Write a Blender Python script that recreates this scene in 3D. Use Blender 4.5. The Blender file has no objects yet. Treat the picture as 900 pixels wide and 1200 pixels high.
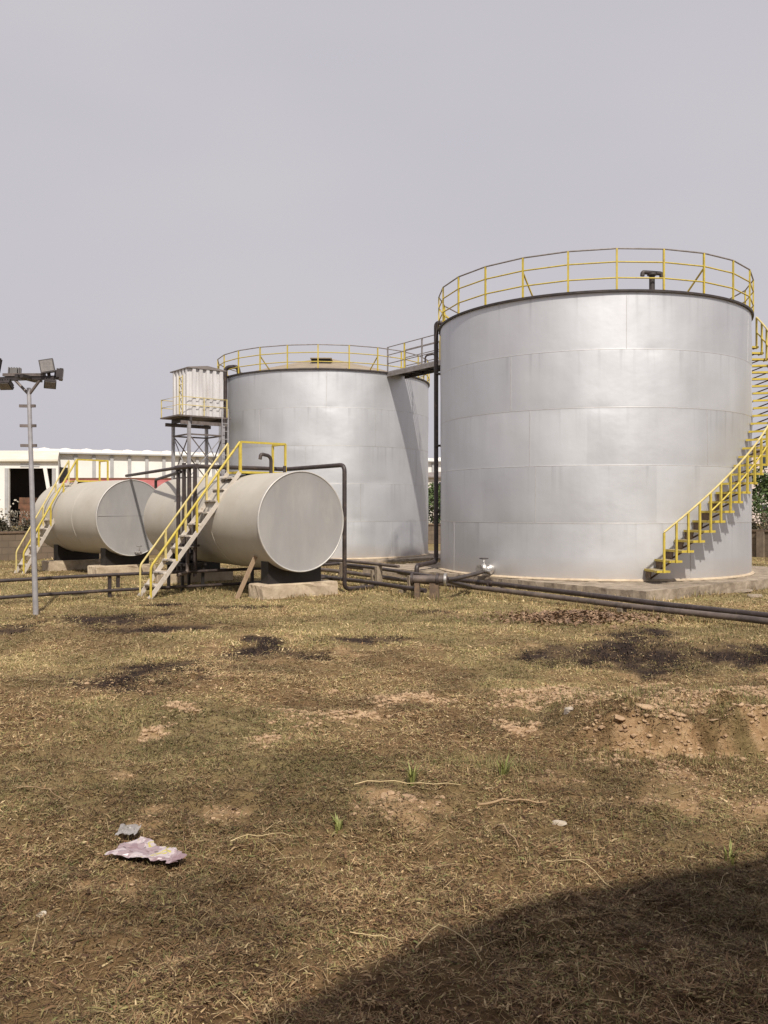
import bpy, math, random
import numpy as np
from mathutils import Vector, Matrix
random.seed(7)
R = math.radians
S = bpy.context.scene
COL = S.collection

# ------------------------------------------------------------------ camera, sky, sun, exposure
CAMZ = 1.9
cam = bpy.data.cameras.new("camera"); camo = bpy.data.objects.new("camera", cam); COL.objects.link(camo)
camo.location = (0, 0, CAMZ); camo.rotation_euler = (R(90), 0, 0)
cam.sensor_fit = 'VERTICAL'; cam.sensor_height = 36.0; cam.sensor_width = 27.0
cam.lens = 36.0 * 1000.0 / 1200.0
cam.shift_y = -5.0 / 1200.0
cam.clip_start = 0.05; cam.clip_end = 3000
S.camera = camo

SUN_EL, SUN_AZ = 49.0, 13.0          # sun behind the camera, a little to the right
sl = bpy.data.lights.new("sun", 'SUN'); so = bpy.data.objects.new("sun", sl); COL.objects.link(so)
sl.energy = 4.8; sl.angle = R(1.3); sl.color = (1.0, 0.925, 0.825)
so.rotation_euler = (R(90 - SUN_EL), 0, R(SUN_AZ)); so.location = (6, -30, 30)

W = bpy.data.worlds.new("World"); S.world = W; W.use_nodes = True
nt = W.node_tree; nt.nodes.clear()
sky = nt.nodes.new("ShaderNodeTexSky"); sky.sky_type = 'NISHITA'; sky.sun_disc = False
sky.sun_elevation = R(SUN_EL); sky.sun_rotation = R(180 - SUN_AZ)
sky.dust_density = 6.0; sky.air_density = 1.6; sky.ozone_density = 1.0
hs = nt.nodes.new("ShaderNodeHueSaturation"); hs.inputs['Saturation'].default_value = 0.12
mx = nt.nodes.new("ShaderNodeMixRGB"); mx.inputs[0].default_value = 0.92      # harmattan dust: the sky is an even grey veil
tcw = nt.nodes.new("ShaderNodeTexCoord")
mpw = nt.nodes.new("ShaderNodeMapping"); mpw.inputs['Scale'].default_value = (1.2, 1.2, 3.0)
nw = nt.nodes.new("ShaderNodeTexNoise"); nw.inputs['Scale'].default_value = 1.3; nw.inputs['Detail'].default_value = 3
rw = nt.nodes.new("ShaderNodeValToRGB")
rw.color_ramp.elements[0].position = 0.3; rw.color_ramp.elements[0].color = (5.55, 5.38, 6.0, 1)
rw.color_ramp.elements[1].position = 0.75; rw.color_ramp.elements[1].color = (6.15, 5.9, 6.3, 1)
bg = nt.nodes.new("ShaderNodeBackground"); bg.inputs[1].default_value = 0.1
wo = nt.nodes.new("ShaderNodeOutputWorld")
L = nt.links.new
L(tcw.outputs['Generated'], mpw.inputs[0]); L(mpw.outputs[0], nw.inputs[0]); L(nw.outputs[0], rw.inputs[0])
L(sky.outputs[0], hs.inputs['Color']); L(hs.outputs[0], mx.inputs[1]); L(rw.outputs[0], mx.inputs[2])
L(mx.outputs[0], bg.inputs[0]); L(bg.outputs[0], wo.inputs[0])
S.view_settings.view_transform = 'Standard'; S.view_settings.look = 'None'
S.view_settings.exposure = 0.0; S.view_settings.gamma = 1.0
S.view_settings.use_curve_mapping = False
S.render.engine = 'CYCLES'
S.cycles.max_bounces = 5; S.cycles.diffuse_bounces = 3; S.cycles.glossy_bounces = 3
S.cycles.transparent_max_bounces = 8

# ------------------------------------------------------------------ helpers
U = Vector((math.sin(R(38)), -math.cos(R(38)), 0))       # the yard's two directions
V = Vector((math.cos(R(38)), math.sin(R(38)), 0))
ZZ = Vector((0, 0, 1))

class MB:
    def __init__(s): s.v = []; s.f = []; s.s = []
    def add(s, vs, fs, smooth=False):
        o = len(s.v); s.v += [tuple(q) for q in vs]
        s.f += [tuple(i + o for i in f) for f in fs]; s.s += [smooth] * len(fs)
    def box(s, c, size, ax=Vector((1, 0, 0)), ay=Vector((0, 1, 0)), az=ZZ):
        c = Vector(c); hx, hy, hz = (Vector(a) * (d / 2) for a, d in zip((ax, ay, az), size))
        vs = [c + hx * i + hy * j + hz * k for k in (-1, 1) for j in (-1, 1) for i in (-1, 1)]
        s.add(vs, [(0, 2, 3, 1), (4, 5, 7, 6), (0, 1, 5, 4), (1, 3, 7, 5), (3, 2, 6, 7), (2, 0, 4, 6)])
        return s
    def bar(s, a, b, w, h, up=ZZ):
        a, b = Vector(a), Vector(b); d = (b - a); l = d.length; d.normalize()
        up = Vector(up)
        if abs(d.dot(up)) > .98: up = V
        sd = d.cross(up).normalized(); u2 = sd.cross(d).normalized()
        return s.box((a + b) / 2, (l, w, h), d, sd, u2)
    def tube(s, path, r, n=10, cap=True, closed=False):
        P = [Vector(p) for p in path]; m = len(P); rings = []; prev = None
        for i in range(m):
            if closed: t = P[(i + 1) % m] - P[i - 1]
            else: t = P[min(i + 1, m - 1)] - P[max(i - 1, 0)]
            t.normalize()
            if prev is None:
                ref = ZZ if abs(t.z) < .9 else V
                a = t.cross(ref).normalized()
            else:
                a = (prev - t * prev.dot(t)).normalized()
            prev = a; b = t.cross(a)
            rr = r[i] if isinstance(r, (list, tuple)) else r
            rings.append([P[i] + (a * math.cos(2 * math.pi * k / n) + b * math.sin(2 * math.pi * k / n)) * rr for k in range(n)])
        vs = [q for g in rings for q in g]; fs = []
        for i in range(m if closed else m - 1):
            j = (i + 1) % m
            for k in range(n):
                k2 = (k + 1) % n
                fs.append((i * n + k, i * n + k2, j * n + k2, j * n + k))
        s.add(vs, fs, True)
        if cap and not closed:
            s.add(rings[0], [tuple(range(n - 1, -1, -1))]); s.add(rings[-1], [tuple(range(n))])
        return s
    def lathe(s, prof, n=48, c=(0, 0, 0), ax=V, ay=U, az=ZZ, smooth=True, wob=None):
        c = Vector(c); vs = []; fs = []
        for (r, z) in prof:
            for k in range(n):
                a = 2 * math.pi * k / n; rr = r + (wob(a, z) if wob else 0)
                vs.append(c + ax * (rr * math.cos(a)) + ay * (rr * math.sin(a)) + az * z)
        for i in range(len(prof) - 1):
            for k in range(n):
                k2 = (k + 1) % n
                fs.append((i * n + k, i * n + k2, (i + 1) * n + k2, (i + 1) * n + k))
        s.add(vs, fs, smooth); return s
    def prism(s, pts, d):
        d = Vector(d); n = len(pts); P = [Vector(p) for p in pts]
        s.add(P + [p + d for p in P], [tuple(range(n - 1, -1, -1)), tuple(range(n, 2 * n))] +
              [(i, (i + 1) % n, n + (i + 1) % n, n + i) for i in range(n)]); return s
    def build(s, name, m, parent=None, smooth=None):
        off = Vector((0, 0, 0)); p = parent
        while p is not None: off = off + p.location; p = p.parent
        me = bpy.data.meshes.new(name)
        me.from_pydata([(x - off.x, y - off.y, z - off.z) for x, y, z in s.v], [], s.f)
        me.polygons.foreach_set("use_smooth", [bool(q) for q in (s.s if smooth is None else [smooth] * len(s.f))])
        me.materials.append(m); me.validate(); me.update()
        import bmesh
        bm = bmesh.new(); bm.from_mesh(me); bmesh.ops.recalc_face_normals(bm, faces=bm.faces); bm.to_mesh(me); bm.free()
        o = bpy.data.objects.new(name, me); COL.objects.link(o); o.parent = parent
        return o

def bend(pts, rad=.12, n=5):
    P = [Vector(p) for p in pts]; out = [P[0]]
    for i in range(1, len(P) - 1):
        a = (P[i - 1] - P[i]); b = (P[i + 1] - P[i])
        r = min(rad, a.length * .45, b.length * .45)
        a = P[i] + a.normalized() * r; b = P[i] + b.normalized() * r
        for k in range(n + 1):
            t = k / n; out.append(a * (1 - t) ** 2 + P[i] * 2 * t * (1 - t) + b * t ** 2)
    out.append(P[-1]); return out

def thing(name, loc, label, cat, group=None):
    o = bpy.data.objects.new(name, None); COL.objects.link(o); o.location = loc
    o.empty_display_size = .2
    o["label"] = label; o["category"] = cat
    if group: o["group"] = group
    return o
def tag(o, label=None, cat=None, group=None, kind=None):
    for k, v in (("label", label), ("category", cat), ("group", group), ("kind", kind)):
        if v: o[k] = v
    return o
def copy_tree(o, parent=None):
    c = o.copy(); COL.objects.link(c); c.parent = parent
    for ch in list(o.children): copy_tree(ch, c)
    return c

# ------------------------------------------------------------------ numpy noise
def vnoise(x, y, seed=0):
    x = np.asarray(x, dtype=np.float64); y = np.asarray(y, dtype=np.float64)
    xi = np.floor(x).astype(np.int64); yi = np.floor(y).astype(np.int64); fx = x - xi; fy = y - yi
    fx = fx * fx * (3 - 2 * fx); fy = fy * fy * (3 - 2 * fy)
    def h(a, b):
        q = (a * 374761393 + b * 668265263 + seed * 1442695041) & 0xffffffff
        q = ((q ^ (q >> 13)) * 1274126177) & 0xffffffff
        return ((q ^ (q >> 16)) & 0xffff) / 65535.0
    return (h(xi, yi) * (1 - fx) + h(xi + 1, yi) * fx) * (1 - fy) + (h(xi, yi + 1) * (1 - fx) + h(xi + 1, yi + 1) * fx) * fy
def fbm(x, y, seed=0, oct=4):
    t = 0; a = .5; s = 0
    for i in range(oct):
        t = t + a * vnoise(np.asarray(x) * 2 ** i + 17.3 * i, np.asarray(y) * 2 ** i - 9.1 * i, seed + i); s += a; a *= .5
    return t / s
def sstep(a, b, x):
    t = np.clip((x - a) / (b - a), 0, 1); return t * t * (3 - 2 * t)

# ------------------------------------------------------------------ materials
def mat(name, c1, c2=None, rough=.6, metal=0., scale=3., stretch=(1, 1, 1), bump=0., bscale=None, detail=5, lo=.35, hi=.65, spec=.5, dirt=None, dirt_scale=1.2, dirt_lo=.55, dirt_hi=.75):
    m = bpy.data.materials.new(name); m.use_nodes = True; n = m.node_tree.nodes; l = m.node_tree.links.new
    b = n["Principled BSDF"]; b.inputs["Roughness"].default_value = rough; b.inputs["Metallic"].default_value = metal
    b.inputs["Specular IOR Level"].default_value = spec
    tc = n.new("ShaderNodeTexCoord"); mp = n.new("ShaderNodeMapping"); mp.inputs["Scale"].default_value = stretch
    l(tc.outputs["Object"], mp.inputs[0])
    nz = n.new("ShaderNodeTexNoise"); nz.inputs["Scale"].default_value = scale; nz.inputs["Detail"].default_value = detail
    nz.inputs["Roughness"].default_value = .65
    l(mp.outputs[0], nz.inputs[0])
    rp = n.new("ShaderNodeValToRGB"); e = rp.color_ramp.elements
    c2 = c2 or tuple(q * .8 for q in c1)
    e[0].position = lo; e[0].color = (*c2, 1); e[1].position = hi; e[1].color = (*c1, 1)
    l(nz.outputs[0], rp.inputs[0]); out = rp.outputs[0]
    if dirt:
        nd = n.new("ShaderNodeTexNoise"); nd.inputs["Scale"].default_value = dirt_scale; nd.inputs["Detail"].default_value = 8
        nd.inputs["Roughness"].default_value = .7
        l(mp.outputs[0], nd.inputs[0])
        mr = n.new("ShaderNodeMapRange"); mr.inputs[1].default_value = dirt_lo; mr.inputs[2].default_value = dirt_hi
        l(nd.outputs[0], mr.inputs[0])
        mi = n.new("ShaderNodeMixRGB"); mi.inputs[2].default_value = (*dirt, 1)
        l(mr.outputs[0], mi.inputs[0]); l(out, mi.inputs[1]); out = mi.outputs[0]
    l(out, b.inputs["Base Color"])
    if bump:
        nb = n.new("ShaderNodeTexNoise"); nb.inputs["Scale"].default_value = bscale or scale * 4; nb.inputs["Detail"].default_value = 6
        l(mp.outputs[0], nb.inputs[0])
        bp = n.new("ShaderNodeBump"); bp.inputs["Strength"].default_value = bump; bp.inputs["Distance"].default_value = .02
        l(nb.outputs[0], bp.inputs["Height"]); l(bp.outputs[0], b.inputs["Normal"])
    return m

def tank_mat(name, base, seed):
    """aluminium paint on welded plates: each plate a slightly different batch, weathered in vertical streaks"""
    m = bpy.data.materials.new(name); m.use_nodes = True; n = m.node_tree.nodes; l = m.node_tree.links.new
    b = n["Principled BSDF"]; b.inputs["Metallic"].default_value = .72
    tc = n.new("ShaderNodeTexCoord"); sp = n.new("ShaderNodeSeparateXYZ"); l(tc.outputs["Object"], sp.inputs[0])
    def math_(op, a, bb=None, c=None):
        q = n.new("ShaderNodeMath"); q.operation = op
        for i, x in enumerate((a, bb, c)):
            if x is None: continue
            if isinstance(x, (int, float)): q.inputs[i].default_value = x
            else: l(x, q.inputs[i])
        return q.outputs[0]
    ang = math_('ARCTAN2', sp.outputs[1], sp.outputs[0])
    course = math_('FLOOR', math_('DIVIDE', sp.outputs[2], 1.32))
    pa = math_('FLOOR', math_('ADD', math_('MULTIPLY', ang, 6 / (2 * math.pi)), math_('MULTIPLY', course, .37)))
    cb = n.new("ShaderNodeCombineXYZ"); l(course, cb.inputs[0]); l(pa, cb.inputs[1]); cb.inputs[2].default_value = seed
    wn = n.new("ShaderNodeTexWhiteNoise"); wn.noise_dimensions = '3D'; l(cb.outputs[0], wn.inputs[0])
    cs = n.new("ShaderNodeCombineXYZ"); l(math_('MULTIPLY', ang, 4.1), cs.inputs[0]); l(math_('MULTIPLY', sp.outputs[2], .12), cs.inputs[1]); l(math_('MULTIPLY', course, 3.7), cs.inputs[2])
    st = n.new("ShaderNodeTexNoise"); st.inputs["Scale"].default_value = 2.2; st.inputs["Detail"].default_value = 7; st.inputs["Roughness"].default_value = .62
    l(cs.outputs[0], st.inputs[0])
    cl = n.new("ShaderNodeTexNoise"); cl.inputs["Scale"].default_value = .9; cl.inputs["Detail"].default_value = 6
    l(tc.outputs["Object"], cl.inputs[0])
    # brightness = 0.9 + plate*0.06 + streak*0.12 + cloud*.08
    v = math_('ADD', math_('MULTIPLY', wn.outputs[0], .045), .80)
    v = math_('ADD', v, math_('MULTIPLY', st.outputs[0], .20))
    v = math_('ADD', v, math_('MULTIPLY', cl.outputs[0], .16))
    dr = n.new("ShaderNodeCombineXYZ"); l(math_('MULTIPLY', ang, 26.0), dr.inputs[0]); l(math_('MULTIPLY', sp.outputs[2], .22), dr.inputs[1]); l(course, dr.inputs[2])
    dn = n.new("ShaderNodeTexNoise"); dn.inputs["Scale"].default_value = 1.0; dn.inputs["Detail"].default_value = 4; l(dr.outputs[0], dn.inputs[0])
    fr = math_('FRACT', math_('DIVIDE', sp.outputs[2], 1.32))
    drip = math_('MULTIPLY', math_('MULTIPLY', math_('MAXIMUM', math_('SUBTRACT', dn.outputs[0], .56), 0.0), math_('MULTIPLY', fr, fr)), 1.1)
    v = math_('SUBTRACT', v, drip)
    # dust thrown up on the lowest course by rain
    splash = math_('MULTIPLY', math_('SUBTRACT', 1.0, math_('MINIMUM', 1.0, math_('DIVIDE', sp.outputs[2], .55))), math_('ADD', math_('MULTIPLY', st.outputs[0], .8), .05))
    vm = n.new("ShaderNodeVectorMath"); vm.operation = 'SCALE'; vm.inputs[0].default_value = base; l(v, vm.inputs[3])
    mi = n.new("ShaderNodeMixRGB"); mi.inputs[2].default_value = (.50, .41, .31, 1)
    l(splash, mi.inputs[0]); l(vm.outputs[0], mi.inputs[1]); l(mi.outputs[0], b.inputs["Base Color"])
    ro = math_('ADD', math_('MULTIPLY', cl.outputs[0], .16), .47); ro = math_('ADD', ro, math_('MULTIPLY', wn.outputs[0], .06))
    l(ro, b.inputs["Roughness"])
    nb = n.new("ShaderNodeTexNoise"); nb.inputs["Scale"].default_value = 1.6; nb.inputs["Detail"].default_value = 3; l(tc.outputs["Object"], nb.inputs[0])
    bp = n.new("ShaderNodeBump"); bp.inputs["Strength"].default_value = .35; bp.inputs["Distance"].default_value = .03
    l(nb.outputs[0], bp.inputs["Height"]); l(bp.outputs[0], b.inputs["Normal"])
    return m

M = {}
M['alu1'] = tank_mat('aluminium_paint', (.605, .618, .645), 1.0)
M['alu2'] = tank_mat('aluminium_paint_back', (.615, .628, .652), 5.0)
M['weld'] = mat('weld_bead', (.62, .61, .60), (.5, .49, .48), .5, .6, 8)
M['roofpaint'] = mat('roof_plate', (.34, .275, .195), (.25, .205, .15), .7, .1, 2)
M['rim'] = mat('dark_rim_steel', (.07, .058, .055), (.035, .03, .03), .6, .1, 6)
M['yellow'] = mat('yellow_paint', (.56, .44, .065), (.43, .33, .05), .5, 0, 7, dirt=(.25, .17, .08), dirt_scale=9, dirt_lo=.58, dirt_hi=.72)
M['paleyellow'] = mat('faded_yellow_paint', (.60, .50, .21), (.47, .38, .14), .55, 0, 7, dirt=(.35, .26, .14), dirt_scale=8)
M['greyrail'] = mat('grey_rail_paint', (.30, .28, .28), (.2, .18, .17), .55, .2, 8)
M['tread'] = mat('tread_plate', (.40, .33, .18), (.2, .15, .09), .7, .1, 10)
M['riser'] = mat('dark_brown_bracket', (.19, .13, .085), (.10, .07, .05), .8, .1, 10)  # dark brown also carries the shade under the curved stair's treads
M['cream'] = mat('cream_tank_paint', (.45, .42, .37), (.395, .37, .325), .62, 0, 1.1, (1, 1, 1), .06, 5, dirt=(.36, .30, .23), dirt_scale=.9, dirt_lo=.55, dirt_hi=.95)
M['greyface'] = mat('grey_end_paint', (.37, .365, .36), (.31, .305, .30), .5, .2, 1.3, (1, 1, .35), .1, 4, dirt=(.40, .38, .36), dirt_scale=1.8, dirt_lo=.48, dirt_hi=.72)
M['seamlight'] = mat('pale_weld_edge', (.45, .44, .42), (.55, .52, .48), .5, .2, 9)
M['black'] = mat('black_bitumen', (.022, .018, .017), (.012, .01, .01), .55, 0, 5)
M['pipe'] = mat('brown_black_pipe', (.060, .045, .042), (.035, .026, .025), .5, .1, 4, dirt=(.15, .11, .08), dirt_scale=5)
M['pipedust'] = mat('dusty_pipe', (.16, .125, .105), (.07, .055, .05), .6, .1, 3.5, dirt=(.25, .2, .15), dirt_scale=2)
M['galv'] = mat('galvanised_steel', (.48, .47, .48), (.36, .35, .36), .45, .5, 6)
M['silver'] = mat('silver_valve', (.62, .60, .58), (.3, .28, .26), .35, .7, 12)
M['conc'] = mat('rough_concrete', (.36, .295, .225), (.22, .175, .13), .92, 0, 3, (1, 1, 1), .9, 11, dirt=(.12, .092, .062), dirt_scale=2.0, dirt_lo=.45, dirt_hi=.75)
M['block'] = mat('concrete_footing', (.52, .43, .31), (.38, .30, .215), .92, 0, 3.5, (1, 1, 1), .5, 16, dirt=(.22, .165, .11), dirt_scale=3.0, dirt_lo=.52, dirt_hi=.8)
M['wood'] = mat('weathered_wood', (.40, .29, .19), (.26, .18, .12), .85, 0, 9, (8, 8, .6))
M['stairgrey'] = mat('pale_steel_stringer', (.62, .57, .51), (.48, .43, .37), .6, .2, 6, dirt=(.3, .22, .15), dirt_scale=6)
M['white'] = mat('white_cladding', (.80, .79, .76), (.72, .70, .66), .6, 0, .25)
M['whiteroof'] = mat('pale_roof_sheet', (.78, .76, .71), (.68, .65, .58), .6, 0, .4)
M['creamroof'] = mat('cream_roof_sheet', (.70, .66, .56), (.6, .55, .45), .6, 0, .5)
M['pil'] = mat('grey_pilaster', (.42, .42, .42), (.34, .34, .34), .7, 0, .8)
M['dark'] = mat('painted_interior_shade', (.035, .028, .028), (.02, .018, .018), .9, 0, .5)  # near-black: the shade inside the open shed is put into the colour
M['brownstuff'] = mat('brown_stack', (.20, .095, .055), (.10, .055, .035), .9, 0, 1.5)
M['red'] = mat('faded_red_sheet', (.42, .13, .12), (.30, .08, .075), .6, 0, 1.0)
M['panel'] = None
M['lamp'] = mat('lamp_housing', (.055, .046, .045), (.03, .026, .026), .5, .2, 12)
M['rung'] = mat('grey_brown_steel', (.20, .17, .16), (.12, .1, .09), .6, .3, 10)
M['pinkwall'] = mat('pale_pink_render', (.66, .56, .52), (.55, .47, .43), .85, 0, .4)
M['whitewall'] = mat('off_white_render', (.68, .65, .60), (.58, .54, .49), .85, 0, .4)
M['roofgrey'] = mat('grey_brown_roof', (.24, .21, .2), (.17, .15, .14), .8, 0, .6)
M['glass'] = mat('dark_window', (.05, .055, .06), (.03, .035, .04), .25, 0, 2)
M['stone'] = mat('pale_stone', (.56, .50, .41), (.36, .30, .23), .9, 0, 9, (1, 1, 1), .6, 30)
M['clod'] = mat('dry_soil_clod', (.46, .325, .20), (.30, .195, .115), .95, 0, 8, (1, 1, 1), .7, 25)
M['stick'] = mat('dry_stick', (.36, .25, .14), (.24, .16, .09), .9, 0, 14)
M['straw'] = mat('straw_stalk', (.58, .46, .26), (.45, .34, .18), .85, 0, 14)
M['bark'] = mat('brown_bark', (.14, .1, .07), (.09, .065, .045), .95, 0, 8)

def streaked(name, c1, c2, rust):
    m = mat(name, c1, c2, .55, .1, 5, (1, 1, .12), dirt=rust, dirt_scale=3.2, dirt_lo=.55, dirt_hi=.8); return m
M['panel'] = streaked('streaked_white_panel', (.66, .65, .655), (.50, .485, .485), (.38, .33, .29))

def leaf_mat(name, c1, c2):
    m = bpy.data.materials.new(name); m.use_nodes = True; n = m.node_tree.nodes; l = m.node_tree.links.new
    b = n["Principled BSDF"]; b.inputs["Roughness"].default_value = .6
    g = n.new("ShaderNodeNewGeometry"); rp = n.new("ShaderNodeValToRGB")
    rp.color_ramp.elements[0].color = (*c1, 1); rp.color_ramp.elements[1].color = (*c2, 1)
    l(g.outputs["Random Per Island"], rp.inputs[0]); l(rp.outputs[0], b.inputs["Base Color"])
    return m
M['leafgreen'] = leaf_mat('green_leaves', (.035, .065, .02), (.10, .14, .04))
M['leafdull'] = leaf_mat('dull_leaves', (.04, .035, .02), (.12, .10, .055))
M['flower'] = leaf_mat('dry_seed_heads', (.36, .32, .25), (.6, .56, .47))

def grass_mat():
    m = bpy.data.materials.new('dry_grass'); m.use_nodes = True; n = m.node_tree.nodes; l = m.node_tree.links.new
    b = n["Principled BSDF"]; b.inputs["Roughness"].default_value = .7; b.inputs["Specular IOR Level"].default_value = .2
    a = n.new("ShaderNodeAttribute"); a.attribute_name = 'Col'; l(a.outputs[0], b.inputs["Base Color"])
    tr = n.new("ShaderNodeBsdfTranslucent"); l(a.outputs[0], tr.inputs[0])
    ms = n.new("ShaderNodeMixShader"); ms.inputs[0].default_value = .22
    l(b.outputs[0], ms.inputs[1]); l(tr.outputs[0], ms.inputs[2]); l(ms.outputs[0], n["Material Output"].inputs[0])
    return m
M['grass'] = grass_mat()

def ground_mat():
    m = bpy.data.materials.new('dry_ground'); m.use_nodes = True; n = m.node_tree.nodes; l = m.node_tree.links.new
    b = n["Principled BSDF"]; b.inputs["Roughness"].default_value = .95; b.inputs["Specular IOR Level"].default_value = .1
    tc = n.new("ShaderNodeTexCoord")
    def noise(s, d=6, r=.6):
        q = n.new("ShaderNodeTexNoise"); q.inputs["Scale"].default_value = s; q.inputs["Detail"].default_value = d; q.inputs["Roughness"].default_value = r
        l(tc.outputs["Object"], q.inputs[0]); return q.outputs[0]
    def ramp(src, *st):
        q = n.new("ShaderNodeValToRGB"); e = q.color_ramp.elements
        while len(e) < len(st): e.new(.5)
        for k, (p, c) in enumerate(st): e[k].position = p; e[k].color = (*c, 1)
        l(src, q.inputs[0]); return q.outputs[0]
    def mixc(f, a, c):
        q = n.new("ShaderNodeMixRGB"); l(f, q.inputs[0]); l(a, q.inputs[1]); l(c, q.inputs[2]); return q.outputs[0]
    def attr(k):
        q = n.new("ShaderNodeAttribute"); q.attribute_name = k; return q.outputs[2]
    thatch = ramp(noise(9, 10, .75), (.28, (.060, .035, .018)), (.5, (.155, .098, .048)), (.72, (.29, .195, .10)))
    green = ramp(noise(11, 10, .75), (.28, (.095, .074, .034)), (.5, (.22, .175, .082)), (.72, (.37, .30, .155)))
    soil = ramp(noise(14, 9, .7), (.28, (.23, .135, .066)), (.5, (.39, .255, .14)), (.75, (.53, .385, .24)))
    soil2 = ramp(noise(10, 9, .7), (.3, (.12, .075, .036)), (.7, (.28, .187, .098)))
    burn = ramp(noise(16, 8, .7), (.3, (.016, .011, .010)), (.6, (.05, .034, .027)), (.78, (.13, .085, .055)))
    c = mixc(attr('green'), thatch, green)
    c = mixc(attr('dull'), c, soil2)
    c = mixc(attr('bare'), c, soil)
    c = mixc(attr('burn'), c, burn)
    l(c, b.inputs["Base Color"])
    bp = n.new("ShaderNodeBump"); bp.inputs["Strength"].default_value = .9; bp.inputs["Distance"].default_value = .03
    l(noise(22, 10, .75), bp.inputs["Height"]); l(bp.outputs[0], b.inputs["Normal"])
    return m
M['ground'] = ground_mat()

# ------------------------------------------------------------------ layout
T1 = Vector((5.65, 23.45, .226)); T2 = Vector((-2.35, 33.6, .10)); TR, TH = 4.09, 6.6
FA = Vector((-1.73, 18.0, 1.61)); THA, LA = 38.0, 5.9            # near lying tank: centre of its front end
FB = Vector((-7.02, 23.8, 1.62)); THB, LB = 44.0, 4.3
HR = 1.06
C1 = Vector((5.25, 17.1, 0)); C2 = T2 - Vector((.40, 6.35, 0)); C2.z = 0

# ------------------------------------------------------------------ ground
BURNS = [(-2.73, 9.75, .85, 1.05), (-1.7, 11.7, .55, 1.1), (-4.9, 14.6, 1.3, .7), (-3.6, 13.6, 1.3, .5), (-6.2, 13.2, .9, .8), (-.2, 12.3, .75, .45), (-1.0, 10.9, .5, .35), (.9, 15.6, .6, .3), (-2.6, 16.2, .8, .3),
         (3.4, 11.2, 1.3, 1.25), (2.6, 11.4, .9, .7), (4.4, 10.7, 1.6, 1.0), (5.6, 10.5, 1.4, .8), (3.6, 12.4, .6, .7), (2.3, 11.1, .8, .45), (-4.2, 16.6, .7, .4), (4.0, 13.0, .5, .5)]
BARES = [(.11, 5.3, .22, .32), (-.5, 7.7, .55, .45), (.15, 8.6, .5, .4), (-1.9, 8.0, .3, .25), (1.6, 8.7, .5, .45), (2.5, 8.3, .35, .5), (3.5, 8.1, .45, .5),
         (3.0, 7.5, .8, .3), (4.3, 7.7, .6, .35), (1.15, 6.0, .3, .18), (-2.1, 4.0, .25, .3), (-1.7, 12.8, .5, .4), (-4.9, 16.9, .9, .25), (2.05, 5.7, .7, .3)]
def patches(x, y, lst, seed):
    w = np.zeros_like(x)
    n1 = fbm(x * 1.6, y * 1.6, seed, 4) - .5; n2 = fbm(x * 1.6 + 50, y * 1.6, seed + 9, 4) - .5
    n3 = fbm(x * 6, y * 6, seed + 20, 3) - .5
    for (cx, cy, rx, ry) in lst:
        d = np.sqrt(((x - cx) / rx + n1 * 1.3) ** 2 + ((y - cy) / ry + n2 * 1.3) ** 2)
        w = np.maximum(w, sstep(1.15, .45, d + n3 * .9))
    return w
def scarp_edge(x): return 7.0 + .22 * np.sin(x * 1.7 + .4) + .5 * (fbm(x * 1.4, x * 0 + 3.3, 71, 3) - .5)
def masks(x, y):
    burn = patches(x, y, BURNS, 11)
    bare = patches(x, y, BARES, 31) * (.25 + .75 * sstep(.35, .65, fbm(x * 5, y * 5, 83, 4))) * .8
    bare = np.maximum(bare, patches(x, y, [(.11, 5.32, .30, .40), (1.9, 8.4, .4, .45), (1.35, 8.5, .35, .35), (2.6, 8.6, .5, .35), (.1, 8.5, .25, .25), (3.9, 8.3, .6, .4), (1.2, 7.4, .3, .3)], 37) * sstep(.25, .5, fbm(x * 8, y * 8, 84, 3)))
    e = scarp_edge(x); side = sstep(1.35, 2.0, x) * sstep(9.5, 6.0, x)
    face = sstep(.15, .03, np.abs(y - e + .04)) * side * sstep(.36, .5, fbm(x * 3.3, y * 5, 93, 4))
    lip = sstep(1.9, .3, y - e) * sstep(-.02, .05, y - e) * side * sstep(.38, .52, fbm(x * 2.6, y * 2.6, 91, 4))
    front = sstep(-1.5, -.15, y - e) * sstep(.02, -.02, y - e) * side * sstep(.46, .64, fbm(x * 1.8, y * 1.8, 95, 4)) * .8
    bare = np.maximum(bare, np.maximum(face, np.maximum(lip * .92, front)))
    gen = sstep(.62, .76, fbm(x * .9, y * .9, 41, 5)) * .75
    dull = np.maximum(gen, sstep(.55, .72, fbm(x * .45 + 9, y * .45, 43, 4)) * .5)
    bare = np.maximum(bare, sstep(.68, .8, fbm(x * 2.1, y * 2.1, 47, 4)) * .7 * sstep(20, 8, y))
    green = sstep(.38, .62, fbm(x * .55 + 4, y * .55, 53, 4)) * sstep(3, 9, y) * .9 + sstep(.5, .7, fbm(x * 1.1, y * 1.1, 57, 3)) * .35
    green = np.clip(green + sstep(10, 16, y) * .45, 0, 1)
    burn = burn * (.58 + .42 * sstep(.3, .6, fbm(x * 3.1, y * 2.0, 87, 4)))
    halo = patches(x, y, [(a, b_, c * 1.5, d * 1.5) for a, b_, c, d in BURNS], 13) * .7
    dull = np.maximum(dull, halo)
    return burn, np.clip(bare * (1 - burn), 0, 1), np.clip(dull, 0, 1), green
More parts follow.
